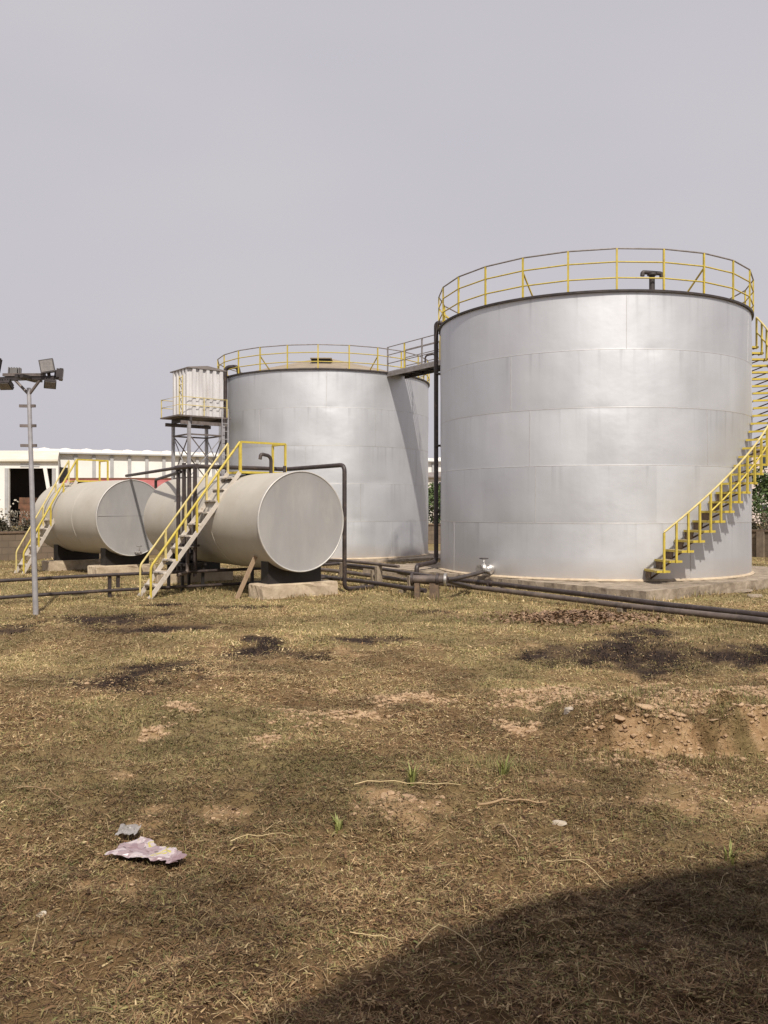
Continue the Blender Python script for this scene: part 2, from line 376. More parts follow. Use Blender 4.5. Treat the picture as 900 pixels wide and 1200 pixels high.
def height(x, y):
    near = sstep(22, 9, y)
    h = (fbm(x * .35, y * .35, 1, 3) - .5) * .16 * near + (fbm(x * 1.5, y * 1.5, 5, 3) - .5) * .10 * near \
        + (fbm(x * 7, y * 7, 8, 3) - .5) * .075 * sstep(16, 6, y)
    h = h + (vnoise(x * 16, y * 16, 14) - .5) * .026 * sstep(10, 5, y)
    e = scarp_edge(x); side = sstep(1.35, 2.0, x) * sstep(9.5, 6.0, x)
    h = h + .25 * side * sstep(-.10, .05, y - e) * sstep(2.8, .3, y - e) * (.75 + .5 * vnoise(x * 2, y * 2, 33))
    h = h - .05 * side * sstep(-1.0, -.1, y - e) * sstep(.02, -.05, y - e)
    # cracked, clodded soil along the broken edge
    h = h + .05 * side * sstep(.5, .0, np.abs(y - e)) * (fbm(x * 6, y * 22, 39, 3) - .4)
    h = h + .11 * side * sstep(.8, .05, np.abs(y - e - .15)) * (fbm(x * 7, y * 11, 36, 3) - .5)
    for (cx, cy, rx, ry) in BARES[:9]:
        d = ((x - cx) / rx) ** 2 + ((y - cy) / ry) ** 2
        h = h + .045 * np.exp(-d * 1.2)
    return h
def axis_coords(lo, hi, d, far, g=1.12):
    a = list(np.arange(lo, hi, d)); p, q, s1, s2 = a[-1], a[0], d, d
    r, le = [], []
    while p < far[1]: s1 *= g; p += s1; r.append(p)
    while q > far[0]: s2 *= g; q -= s2; le.append(q)
    return np.array(le[::-1] + a + r)
xs = axis_coords(-6, 7, .04, (-900, 900), 1.07)
ys = axis_coords(2.4, 10, .034, (-80, 1500), 1.045)
gx, gy = np.meshgrid(xs, ys); nx_, ny_ = len(xs), len(ys)
gz = height(gx, gy)
gburn, gbare, gdull, ggreen = masks(gx, gy)
me = bpy.data.meshes.new('ground')
me.vertices.add(nx_ * ny_); me.vertices.foreach_set('co', np.stack([gx, gy, gz], -1).astype(np.float32).ravel())
ii = (np.arange(ny_ - 1)[:, None] * nx_ + np.arange(nx_ - 1)[None, :]).ravel()
q = np.stack([ii, ii + 1, ii + nx_ + 1, ii + nx_], -1).astype(np.int32)
me.loops.add(q.size); me.loops.foreach_set('vertex_index', q.ravel())
me.polygons.add(len(q)); me.polygons.foreach_set('loop_start', (np.arange(len(q)) * 4).astype(np.int32))
me.polygons.foreach_set('use_smooth', np.ones(len(q), dtype=bool))
for k, a in (('burn', gburn), ('bare', gbare), ('dull', gdull), ('green', ggreen)):
    at = me.attributes.new(k, 'FLOAT', 'POINT'); at.data.foreach_set('value', a.astype(np.float32).ravel())
me.materials.append(M['ground']); me.update(); me.validate()
go = bpy.data.objects.new('ground', me); COL.objects.link(go); tag(go, kind='structure', label='dry brown yard of mown grass and bare soil', cat='ground')

# ------------------------------------------------------------------ grass (uncountable)
rng = np.random.default_rng(5); L0_ = Vector((-7.5, 16.7, 0))
def on_slab(x, y):
    m = np.zeros(len(x), bool)
    for c in (C1, C2):
        dx, dy = x - c.x, y - c.y; a = -(dx * U.x + dy * U.y); b_ = dx * V.x + dy * V.y
        m |= (a > -.02) & (a < 9.6) & (b_ > -.02) & (b_ < 9.2)
    return m
def blades(y0, y1, dens, wmul, lmul):
    area = (y1 - y0) * ((y0 + y1) * .53 + 2.6)
    n = int(area * dens)
    y = np.sqrt(rng.uniform(y0 ** 2, y1 ** 2, n)); x = rng.uniform(-1, 1, n) * (y * .53 + 1.3)
    burn, bare, dull, green = masks(x, y)
    clump = fbm(x * 3.2, y * 3.2, 61, 4)
    keep = (1 - bare * .94) * (1 - burn * .45) * (1 - dull * .35) * (.35 + 1.1 * sstep(.35, .62, clump))
    k = (rng.uniform(0, 1, n) < keep) & ~on_slab(x, y)
    x, y, burn, bare, dull, green, clump = (a[k] for a in (x, y, burn, bare, dull, green, clump)); n = len(x)
    z = height(x, y)
    az = rng.uniform(0, 2 * np.pi, n)
    up = rng.uniform(0, 1, n) < (.20 + .35 * green)
    broad = rng.uniform(0, 1, n) < .34
    long_ = (rng.uniform(0, 1, n) < .011) & ~broad
    el = np.where(up, rng.uniform(R(28), R(80), n), rng.uniform(R(0), R(26), n))
    ln = rng.gamma(4, .25, n) * np.where(up, .036, .044) * lmul
    ln = np.where(long_, rng.uniform(.10, .30, n), ln); el = np.where(long_, rng.uniform(0, .3, n), el)
    ln = np.where(broad, ln * .55, ln)
    w = rng.uniform(.0015, .0034, n) * wmul; w = np.where(broad, w * 3.2, w)
    d = np.stack([np.cos(az) * np.cos(el), np.sin(az) * np.cos(el), np.sin(el)], -1)
    sd = np.stack([-np.sin(az), np.cos(az), rng.uniform(-.5, .5, n)], -1)
    sd /= np.linalg.norm(sd, axis=1)[:, None]
    p0 = np.stack([x, y, z - .004 + np.where(up, 0, rng.uniform(0, .022, n))], -1)
    droop = rng.uniform(.0, .35, n)[:, None] * ln[:, None] * np.array([0, 0, -1.0])
    kink = rng.normal(0, .22, (n, 3)) * ln[:, None] * np.array([1, 1, .35])
    p1 = p0 + d * (ln * .5)[:, None] + kink * .5; p2 = p0 + d * ln[:, None] + kink + droop
    p2[:, 2] = np.maximum(p2[:, 2], z + .001)
    hw = (w * .5)[:, None]
    vs = np.stack([p0 - sd * hw, p0 + sd * hw, p1 + sd * hw * .85, p1 - sd * hw * .85, p2], 1)
    pal = np.array([[.53, .405, .205], [.39, .273, .13], [.25, .15, .07], [.095, .054, .029], [.315, .26, .10], [.175, .18, .062]])
    g = green * (.35 + .9 * sstep(.4, .65, clump)); g = np.clip(g, 0, 1)
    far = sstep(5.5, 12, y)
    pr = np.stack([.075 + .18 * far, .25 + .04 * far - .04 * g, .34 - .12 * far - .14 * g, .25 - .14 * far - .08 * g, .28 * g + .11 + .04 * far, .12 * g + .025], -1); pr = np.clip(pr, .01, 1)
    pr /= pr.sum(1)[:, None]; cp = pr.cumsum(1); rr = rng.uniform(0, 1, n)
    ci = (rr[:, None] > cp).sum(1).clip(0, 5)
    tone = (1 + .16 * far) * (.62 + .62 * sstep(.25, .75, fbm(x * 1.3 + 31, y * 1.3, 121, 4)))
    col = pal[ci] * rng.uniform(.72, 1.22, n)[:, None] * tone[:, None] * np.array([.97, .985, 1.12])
    bm_ = (rng.uniform(0, 1, n) < burn * .93)
    bc = np.where(rng.uniform(0, 1, n)[:, None] < .75, np.array([[.022, .015, .013]]), np.array([[.12, .075, .045]]))
    col = np.where(bm_[:, None], bc * rng.uniform(.6, 1.4, n)[:, None], col)
    return vs, col
def rank(pts, n, spread, l0, l1, wd_, seed, tan=.75):
    # taller uncut stalks along edges the mower cannot reach
    P = np.array([(p[0], p[1]) for p in pts]); sg = np.linalg.norm(np.diff(P, axis=0), axis=1); cum = np.concatenate([[0], sg.cumsum()])
    u = rng.uniform(0, cum[-1], n); k = np.clip(np.searchsorted(cum, u) - 1, 0, len(sg) - 1); f = (u - cum[k]) / sg[k]
    xy = P[k] * (1 - f)[:, None] + P[k + 1] * f[:, None] + rng.normal(0, spread, (n, 2))
    x, y = xy[:, 0], xy[:, 1]; k = (rng.uniform(0, 1, n) < .1 + 1.2 * sstep(.45, .65, fbm(x * 1.7, y * 1.7, seed, 3))) & ~on_slab(x, y)
    x, y = x[k], y[k]; n = len(x); z = height(x, y); az = rng.uniform(0, 6.283, n); el = rng.uniform(R(38), R(86), n); ln = rng.uniform(l0, l1, n); w = rng.uniform(.6, 1.3, n) * wd_
    d = np.stack([np.cos(az) * np.cos(el), np.sin(az) * np.cos(el), np.sin(el)], -1); sd = np.stack([-np.sin(az), np.cos(az), 0 * az], -1)
    p0 = np.stack([x, y, z - .01], -1); p1 = p0 + d * (ln * .55)[:, None]; p2 = p0 + d * ln[:, None] * .95; p2[:, :2] += (d[:, :2] * (ln * .25)[:, None]); p2[:, 2] -= .12 * ln
    hw = (w * .5)[:, None]; vs = np.stack([p0 - sd * hw, p0 + sd * hw, p1 + sd * hw * .85, p1 - sd * hw * .85, p2], 1)
    pal = np.array([[.50, .38, .19], [.34, .24, .12], [.20, .13, .065], [.27, .25, .10], [.17, .18, .07]]); ci = rng.choice(5, n, p=[tan * .3, tan * .4, tan * .3, (1 - tan) * .5, (1 - tan) * .5])
    return vs, pal[ci] * rng.uniform(.7, 1.2, n)[:, None]
e_ = np.linspace(1.4, 6, 12)
RANK = [rank([(C1 - U * 8), C1, C1 + V * 8], 3800, .10, .06, .22, .009, 101), rank([(1.2, 19.6), (3.6, 16.2), (6.2, 12.6)], 3600, .16, .06, .20, .008, 102), rank([(-1.5, 21), (.6, 18.0), (1.2, 17.3)], 1500, .2, .06, .2, .009, 103),
        rank([L0_ + V * k for k in (-3, 0, 3, 6)], 2600, .14, .05, .16, .009, 104), rank([(-2.7, 17.4), (-1.2, 18.6)], 900, .2, .05, .16, .008, 105), rank([(-6.3, 15.0), (-6.0, 15.1)], 90, .08, .05, .14, .008, 106),
        rank(list(zip(e_, scarp_edge(e_) + .35)), 6500, .30, .04, .13, .0042, 107, .5), rank(list(zip(e_, scarp_edge(e_) - .22)), 4200, .12, .04, .12, .0042, 108, .55), rank(list(zip(e_, scarp_edge(e_) + 1.1)), 4200, .25, .04, .12, .0045, 109, .5),
        rank([(.5, 6.1), (1.3, 6.3)], 700, .2, .05, .16, .004, 110, .4), rank([(-1.2, 5.0), (1.0, 4.6), (1.6, 5.3)], 1500, .3, .04, .13, .003, 111, .6), rank([(-1.5, 3.9), (-.4, 4.2)], 900, .3, .03, .09, .003, 112, .35), rank([(-4, 8), (-2, 7)], 1500, .5, .04, .11, .0045, 113, .6)]
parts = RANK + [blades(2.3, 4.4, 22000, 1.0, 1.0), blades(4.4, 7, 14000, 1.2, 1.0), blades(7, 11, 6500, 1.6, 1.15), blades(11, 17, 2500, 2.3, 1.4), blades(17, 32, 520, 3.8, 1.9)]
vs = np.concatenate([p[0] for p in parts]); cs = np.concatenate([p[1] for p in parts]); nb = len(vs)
me = bpy.data.meshes.new('grass')
me.vertices.add(nb * 5); me.vertices.foreach_set('co', vs.astype(np.float32).ravel())
base = (np.arange(nb) * 5)[:, None]
lp = np.concatenate([base + np.array([[0, 1, 2, 3]]), base + np.array([[3, 2, 4]])], 1).astype(np.int32)
me.loops.add(lp.size); me.loops.foreach_set('vertex_index', lp.ravel())
me.polygons.add(nb * 2)
ls = np.stack([np.arange(nb) * 7, np.arange(nb) * 7 + 4], -1).astype(np.int32)
me.polygons.foreach_set('loop_start', ls.ravel())
ca = me.attributes.new('Col', 'FLOAT_COLOR', 'POINT')
cc = np.ones((nb, 5, 4), np.float32); cc[:, :, :3] = cs[:, None, :]
ca.data.foreach_set('color', cc.ravel())
me.materials.append(M['grass']); me.update()
gr = bpy.data.objects.new('grass', me); COL.objects.link(gr); tag(gr, 'mown dry grass and weeds lying over the yard', 'grass', kind='stuff')

# ------------------------------------------------------------------ building whose eave shades the near ground (behind the camera)
BH = 3.4; tl = (BH + .14) / math.tan(R(SUN_EL)); off = Vector((-math.sin(R(SUN_AZ)) * tl, math.cos(R(SUN_AZ)) * tl, 0))
S1 = Vector((.42, 4.06, 0)) - off
dl = Vector((-.70, -.714, 0)); dr = Vector((.93, .37, 0)); back = Vector((.55, -.83, 0))
t = thing('depot_building', (S1.x, S1.y - 1, 0), 'grey building behind the viewer whose eave casts the dark shade on the near grass', 'building')
rf = MB(); rf.prism([p + ZZ * BH for p in (S1 + dl * 12, S1 + dl * 2, S1 + dl * .5 + Vector((.03, -.02, 0)), S1 + dr * .5 + Vector((.02, -.02, 0)), S1 + dr * 15, S1 + dr * 15 + back * 11, S1 + dl * 12 + back * 11)], ZZ * .14)
rf.build('roof', M['roofgrey'], t)
wl = MB(); wl.prism([p + back * 2 - ZZ * .1 for p in (S1 + dl * 11.5, S1, S1 + dr * 14.5, S1 + dr * 14.5 + back * 8.5, S1 + dl * 11.5 + back * 8.5)], ZZ * (BH + .09)); wl.build('wall', M['brownstuff'], t)

# ------------------------------------------------------------------ plinths
def slab(c, top, name_label, la=9.5, lb=9.0, seed=0):
    m = MB(); n = 60; rnd = random.Random(seed)
    # broken front edges: many points along the two visible sides
    ring = []
    P = [c, c - U * la, c - U * la + V * lb, c + V * lb]
    for i in range(4):
        a, b_ = P[i], P[(i + 1) % 4]
        for k in range(n):
            p = a.lerp(b_, k / n); nrm = (c - U * la / 2 + V * lb / 2 - p).normalized()
            ring.append(p + nrm * (rnd.uniform(-.02, .03)))
    top_ring = [Vector((p.x, p.y, top + rnd.uniform(-.012, .012))) for p in ring]
    mid = [Vector((p.x, p.y, top * .45)) + (p - (c - U * la / 2 + V * lb / 2)).normalized() * rnd.uniform(.0, .035) for p in ring]
    bot = [Vector((p.x, p.y, -.15)) + (p - (c - U * la / 2 + V * lb / 2)).normalized() * rnd.uniform(.02, .05) for p in ring]
    N = len(ring)
    m.add(top_ring + mid + bot + [c - U * la / 2 + V * lb / 2 + ZZ * top], [(i, (i + 1) % N, N + (i + 1) % N, N + i) for i in range(N)] + [(N + i, N + (i + 1) % N, 2 * N + (i + 1) % N, 2 * N + i) for i in range(N)]
          + [(i, 3 * N, (i + 1) % N) for i in range(N)])
    o = m.build('concrete_plinth', M['conc']); tag(o, name_label, 'plinth', 'concrete plinths under the upright tanks'); return o
slab(C1, .222, 'rough concrete plinth under the upright tank with the curved stair', seed=3)
slab(C2, .096, 'low concrete plinth under the upright tank behind the lying tanks', seed=4)

# ------------------------------------------------------------------ upright tanks
def pt(c, phi, r, z): return Vector((c.x + r * math.sin(R(phi)), c.y - r * math.cos(R(phi)), c.z + z))
def upright(c, label, key, cone, rail_h, rail_phase, seed):
    t = thing('storage_tank', c, label, 'storage tank', 'upright aluminium storage tanks')
    rnd = np.random.default_rng(seed); ka = rnd.uniform(0, 6.28, 12)
    def wob(a, z):
        w = .006 * math.sin(3 * a + ka[0] + z * .5) + .005 * math.sin(7 * a + ka[1]) * math.sin(z * 1.9 + ka[2]) + .006 * math.sin(13 * a + ka[3] + z) * math.sin(z * 2.4 + ka[4])
        d = abs(((z / 1.32 + .5) % 1) - .5) * 1.32        # distance to the nearest ring seam: plates pull in at the weld
        w += -.0018 * math.exp(-(d / .13) ** 2) * (.7 + .6 * math.sin(5 * a + ka[5]))
        k = math.floor(z / 1.32); w += .0003 * ((k % 2) * 2 - 1)
        for (da, dz, s1, s2, am) in ((ka[6], 4.9, .12, .22, -.03), (ka[7], 2.7, .1, .2, -.022), (ka[8], 3.9, .15, .3, .02), (-1.45, 5.25, .05, .12, -.012), (-1.0, 2.75, .09, .16, -.014), (-1.75, 3.95, .10, .10, -.009), (-1.2, 1.4, .12, .2, -.012)):
            aa = (a - da + math.pi) % (2 * math.pi) - math.pi
            w += am * math.exp(-(aa / s1) ** 2 - ((z - dz) / s2) ** 2)
        return w * min(1, z * 3) * min(1, (TH - z) * 4 + .1)
    zz = []
    for k in range(5):
        z0 = k * 1.32
        zz += [z0 + .004] + [z0 + 1.32 * f for f in (.04, .09, .16, .28, .42, .58, .72, .84, .91, .96)] + [z0 + 1.316]
    zz[0] = 0; zz[-1] = TH
    sh = MB(); sh.lathe([(TR, z) for z in zz], 288, c, Vector((1, 0, 0)), Vector((0, 1, 0)), ZZ, True, wob)
    shell = sh.build('shell', M[key], t)
    # welds
    w = MB()
    for k in range(1, 5):
        w.lathe([(TR - .02, k * 1.32 - .008), (TR + .002, k * 1.32 - .006), (TR + .002, k * 1.32 + .006), (TR - .02, k * 1.32 + .008)], 288, c, Vector((1, 0, 0)), Vector((0, 1, 0)), ZZ, True,
                lambda a, z: wob(a, z))
    vsm = {0: (20, 120, -70), 1: (-31, 75, 170), 2: (-33, 27, 100), 3: (-40, 63, -120), 4: (-2, 55, 130)} if key == 'alu1' else {0: (-20, 40), 1: (22, -50), 2: (-5, 60), 3: (30, -30), 4: (5, -60)}
    for k, lst in vsm.items():
        for ph in lst:
            p0 = [pt(c, ph, TR + .006 + wob(R(ph - 90), k * 1.32 + f * 1.32), k * 1.32 + f * 1.32) for f in (0.01, .25, .5, .75, .99)]
            n_ = (p0[0] - c); n_.z = 0; n_.normalize(); tg = Vector((-n_.y, n_.x, 0))
            vs_ = [];
            for p in p0: vs_ += [p - tg * .009 - n_ * .012, p - tg * .004 + n_ * .001, p + tg * .004 + n_ * .001, p + tg * .009 - n_ * .012]
            w.add(vs_, [(4 * i + j, 4 * i + j + 1, 4 * i + 5 + j, 4 * i + 4 + j) for i in range(4) for j in range(3)])
    w.build('weld_seam', M['weld'], t)
    # bottom ring and rim angle
    b_ = MB(); b_.lathe([(TR - .1, .002), (TR + .07, .002), (TR + .07, .02), (TR + .02, .05), (TR - .06, .06)], 160, c, Vector((1, 0, 0)), Vector((0, 1, 0)), ZZ, False); b_.build('base_ring', M['block'], t)
    rm = MB(); rm.lathe([(TR - .05, TH - .03), (TR + .055, TH - .03), (TR + .06, TH + .015), (TR + .02, TH + .03), (TR - .05, TH + .035)], 160, c, Vector((1, 0, 0)), Vector((0, 1, 0)), ZZ, False); rm.build('rim', M['rim'], t)
    rf = MB(); rf.lathe([(TR - .02, TH - .02), (TR * .66, TH + cone * .36), (TR * .33, TH + cone * .68), (.02, TH + cone)], 96, c, Vector((1, 0, 0)), Vector((0, 1, 0)), ZZ, True); rf.build('roof', M['roofpaint'], t)
    # guard rail: rails are one part, each post its own sub-part
    n = 24; ph = [rail_phase + 360 / n * k for k in range(n)]; rr = TR + .045
    rails = MB()
    rails.tube([pt(c, p, rr, TH + rail_h * .30) for p in ph], .017, 6, closed=True)
    rails.tube([pt(c, p, rr, TH + rail_h * .68) for p in ph], .017, 6, closed=True)
    g = rails.build('guard_rail', M['yellow'], t)
    tp = MB().tube([pt(c, p, rr, TH + rail_h) for p in ph], .019, 6, closed=True).build('top_rail', M['greyrail'], g)
    for k, p in enumerate(ph):
        m = MB(); a = pt(c, p, rr, TH + .02); z1 = pt(c, p, rr, TH + rail_h); n_ = Vector((math.sin(R(p)), -math.cos(R(p)), 0))
        m.bar(a, z1, .040, .036, n_)
        m.build('post', M['yellow'], g)
    for p in (ph[2], ph[-2], ph[7], ph[-6]):
        MB().bar(pt(c, p, rr - .02, TH + rail_h * .62), pt(c, p, rr - .62, TH + .07), .03, .03).build('brace', M['yellow'], g)
    return t, wob
ta, wob1 = upright(T1, 'big upright silver tank with a yellow stair curving up its side', 'alu1', .5, .95, -5.2, 11)
tb, wob2 = upright(T2, 'upright silver tank standing behind the lying tanks with a cone roof', 'alu2', 1.12, .84, 1.0, 23)

# roof hatch on the back tank
d = Vector((.02, -1, 0)).normalized(); hp = T2 + Vector((.05, -2.15, TH + .49))
m = MB(); m.box(hp, (.66, .6, .30)); m.build('roof_hatch', M['black'], tb)
m = MB(); m.box(hp + ZZ * .165, (.78, .74, .03)); m.build('hatch_lid', M['roofpaint'], tb)
# T-shaped breather on the near tank
vp = pt(T1, 8.5, TR - .35, TH + .05)
m = MB(); m.tube([vp, vp + ZZ * .47], .065, 10)
aV = Vector((.97, .24, 0))
m.tube(bend([vp + aV * -.25 + ZZ * .37, vp + aV * -.24 + ZZ * .46, vp + aV * .24 + ZZ * .46, vp + aV * .25 + ZZ * .37], .1), .05, 10)
m.tube([vp + ZZ * .40, vp + ZZ * .46], .11, 12)
m.build('vent_pipe', M['rim'], ta)

# spiral stair of the near tank
NS = 28; r0, r1 = TR + .03, TR + .72; dphi = 3.36; ph0 = 5.5
helix = lambda i, r, dz: pt(T1, ph0 + dphi * i, r, .297 + .218 * i + dz)
st = MB()
for i in range(NS):
    z = .297 + .218 * i; p = ph0 + dphi * i
    n_ = Vector((math.sin(R(p)), -math.cos(R(p)), 0)); tg = Vector((n_.y * -1, n_.x, 0))
    a = pt(T1, p, r0, z - .03)
    # triangular bracket welded to the shell under each tread
    st.bar(a - ZZ * .20, a + n_ * .50 - ZZ * .01, .03, .03)
    if i < 9: st.prism([a - tg * .12, a + n_ * .30 - tg * .12, a + n_ * .26 - tg * .12 - ZZ * .16, a - tg * .12 - ZZ * .20], tg * .02)  # brown plates: bracket and shaded tread underside in one colour
stair = st.build('staircase', M['riser'], ta)
for i in range(NS):
    z = .297 + .218 * i; p = ph0 + dphi * i
    n_ = Vector((math.sin(R(p)), -math.cos(R(p)), 0)); tg = Vector((-n_.y, n_.x, 0))
    tr = MB(); mid = pt(T1, p, (r0 + r1) / 2, z - .012); tr.box(mid, (r1 - r0, .27, .024), n_, tg); to = tr.build('tread', M['tread'], stair)
    tr = MB(); tr.box(mid - tg * .145 - ZZ * .012, (r1 - r0, .014, .05), n_, tg)
    tr.box(pt(T1, p, r1 + .008, z - .022), (.014, .30, .05), n_, tg); tr.build('nosing', M['yellow'], stair)
    po = MB(); po.bar(pt(T1, p, r1 + .035, z - .05), pt(T1, p, r1 + .035, z + .83), .044, .042, n_); po.build('post', M['yellow'], stair)
MB().tube([helix(i * .5, r1 + .035, .84) for i in range(2 * NS - 1)], .024, 8).build('handrail', M['paleyellow'], stair)
MB().tube([helix(i * .5, r1 + .035, .42) for i in range(8, 2 * NS - 1)], .019, 8).build('mid_rail', M['yellow'], stair)

# riser pipes clamped to the upright tanks
def ray_hit(c, ratio, r):
    # first point on the circle of radius r about c along the line x = ratio*y
    A = 1 + ratio ** 2; B = -2 * (ratio * c.x + c.y); C = c.x ** 2 + c.y ** 2 - r * r
    y = (-B - math.sqrt(max(0, B * B - 4 * A * C))) / (2 * A); return Vector((ratio * y, y, 0))
phl = math.degrees(math.atan2(1.50 - T1.x, T1.y - 23.75))
pp = lambda z, r=TR + .12: pt(T1, phl, r, z)
m = MB(); m.tube(bend([pp(TH + .08, TR - .5), pp(TH + .22, TR - .1), pp(TH + .22), pp(.17), Vector((.86, 22.5, .37)), Vector((.86, 22.5, .1))], .14), .062, 12); m.build('riser_pipe', M['pipe'], ta)
for z in (1.6, 3.4, 5.4): MB().box(pp(z, TR + .06), (.18, .18, .05)).build('pipe_clamp', M['rim'], ta)
h2 = ray_hit(T2, -.187, TR + .13); ph2 = math.degrees(math.atan2(h2.x - T2.x, T2.y - h2.y))
pq = lambda z, r=TR + .13: pt(T2, ph2, r, z)
m = MB(); m.tube(bend([pt(T2, ph2 + 6, TR - .25, TH + .0), pt(T2, ph2 + 6, TR - .2, TH + .34), pq(TH + .34, TR + .1), pq(.02)], .2, 7), .075, 12); m.build('riser_pipe', M['pipe'], tb)
for z in (1.6, 3.4, 5.4): MB().box(pq(z, TR + .06), (.18, .18, .05)).build('pipe_clamp', M['rim'], tb)

# catwalk between the two tanks
t = thing('catwalk', (T2 + U * 6.5).to_tuple()[:2] + (6.6,), 'grey railed catwalk joining the tops of the two upright tanks', 'walkway')
s0, s1 = TR + .02, 12.92 - TR - .05; o_ = V * .34
q0 = T2 + U * s0 + o_; q1 = T2 + U * s1 + o_; q0.z, q1.z = 6.72, 6.80
MB().bar(q0, q1, .82, .04).build('deck', M['galv'], t)
for sg in (-1, 1):
    MB().bar(q0 + V * .40 * sg - ZZ * .09, q1 + V * .40 * sg - ZZ * .09, .05, .15).build('edge_beam', M['greyrail' if sg < 0 else 'rim'], t)
    for hgt in (.30, .60, .88):
        MB().tube([q0 + V * .40 * sg + ZZ * hgt, q1 + V * .40 * sg + ZZ * hgt], .017, 6).build('handrail', M['greyrail'], t)
    for k in range(6):
        a = q0.lerp(q1, k / 5) + V * .40 * sg
        MB().bar(a, a + ZZ * .89, .045, .04, V).build('post', M['yellow'] if k % 2 else M['greyrail'], t)
for k in range(7):
    a = q0.lerp(q1, (k + .5) / 7) - ZZ * .08; MB().bar(a - V * .38, a + V * .38, .04, .08).build('cross_beam', M['rim'], t)
a = q0.lerp(q1, .30) + V * .15 
MB().tube(bend([a, a + ZZ * .42, a + ZZ * .42 + U * .5, a + U * .5 + ZZ * .1], .12), .03, 8).build('bent_pipe', M['pipe'], t)

# ------------------------------------------------------------------ lying tanks
def lying(F, th, Ln, label, wobseed, name_root='horizontal_tank'):
    u = Vector((math.sin(R(th)), -math.cos(R(th)), 0)); v = Vector((math.cos(R(th)), math.sin(R(th)), 0))
    mid = F - u * Ln / 2
    t = thing(name_root, (mid.x, mid.y, 0.3), label, 'horizontal tank', 'cream horizontal tanks on footings')
    rnd = random.Random(wobseed); k1 = [rnd.uniform(0, 6) for _ in range(4)]
    w = lambda a, z: .006 * math.sin(3 * a + k1[0] + z) + .004 * math.sin(5 * a + z * 2.1 + k1[1]) - .006 * math.exp(-((z + Ln * .36) / .06) ** 2) - .006 * math.exp(-((z + Ln * .70) / .06) ** 2)
    n = 34
    b_ = MB(); b_.lathe([(HR, -Ln * (1 - i / n)) for i in range(n + 1)], 96, F, v, ZZ, u, True, w); sh = b_.build('shell', M['cream'], t)
    e = MB(); e.lathe([(0.001, -.012), (HR * .5, -.016), (HR * .92, -.02), (HR - .012, -.012)], 96, F + u * .02, v, ZZ, u, True); e.build('end_plate', M['greyface'], t)
    e = MB(); e.lathe([(0.001, -.08), (HR * .6, -.05), (HR, 0)], 96, F - u * Ln, v, ZZ, u, True); e.build('end_plate', M['cream'], t)
    e = MB(); e.lathe([(HR - .022, .0), (HR - .016, .018), (HR + .006, .02), (HR + .012, -.02), (HR - .01, -.03)], 96, F, v, ZZ, u, True); e.build('rim_weld', M['seamlight'], t)
    for s in (.36, .70):
        e = MB(); e.lathe([(HR - .02, -.014), (HR + .002, -.01), (HR + .002, .01), (HR - .02, .014)], 96, F - u * Ln * s, v, ZZ, u, True); e.build('girth_weld', M['cream'], t)
    if wobseed == 9:
        e = MB(); e.box(F + u * .006 + ZZ * (.06), (HR * 1.9, .012, .012), v, u); e.build('plate_weld', M['greyface'], t)
    def saddle(tt, hw=.66, dep=.30, zt=.30):
        c = F - u * tt; a0 = math.asin(hw / (HR + .01)); pts = []
        for k in range(15):
            a = -a0 + 2 * a0 * k / 14; pts.append(c + v * (HR + .008) * math.sin(a) - ZZ * (HR + .008) * math.cos(a) + u * dep / 2)
        for s in (1, -1):
            p = c + v * hw * s + u * dep / 2; p.z = zt; pts.append(p)
        MB().prism(pts, -u * dep).build('saddle', M['black'], t)
    saddle(.42); saddle(Ln - .75)
    return t, u, v
tka, uA, vA = lying(FA, THA, LA, 'nearer cream lying tank with the grey round end, beside the leaning plank', 3)
tkb, uB, vB = lying(FB, THB, LB, 'farther cream lying tank behind the floodlight mast', 9)
PA = lambda tt, p, z: FA - uA * tt + vA * p + ZZ * (z - FA.z)
PB = lambda tt, p, z: FB - uB * tt + vB * p + ZZ * (z - FB.z)
# hooked vent and stub on the near lying tank, drain on the far one
m = MB(); m.tube(bend([PA(1.45, .1, 2.64), PA(1.45, .1, 3.06), PA(1.45, -.16, 3.10), PA(1.45, -.18, 2.98)], .12, 6), .04, 10); m.build('vent_pipe', M['pipe'], tka)
MB().tube([PA(.9, .12, 2.62), PA(.9, .12, 2.82)], .035, 10).build('dip_stub', M['pipe'], tka)
m = MB(); m.tube([PB(-.02, .1, .66), PB(-.30, .1, .64)], .045, 10); m.tube([PB(-.22, .1, .64), PB(-.22, .1, .84)], .02, 8); m.tube([PB(-.22, .02, .84), PB(-.22, .18, .84)], .018, 8); m.build('drain_valve', M['silver'], tkb)

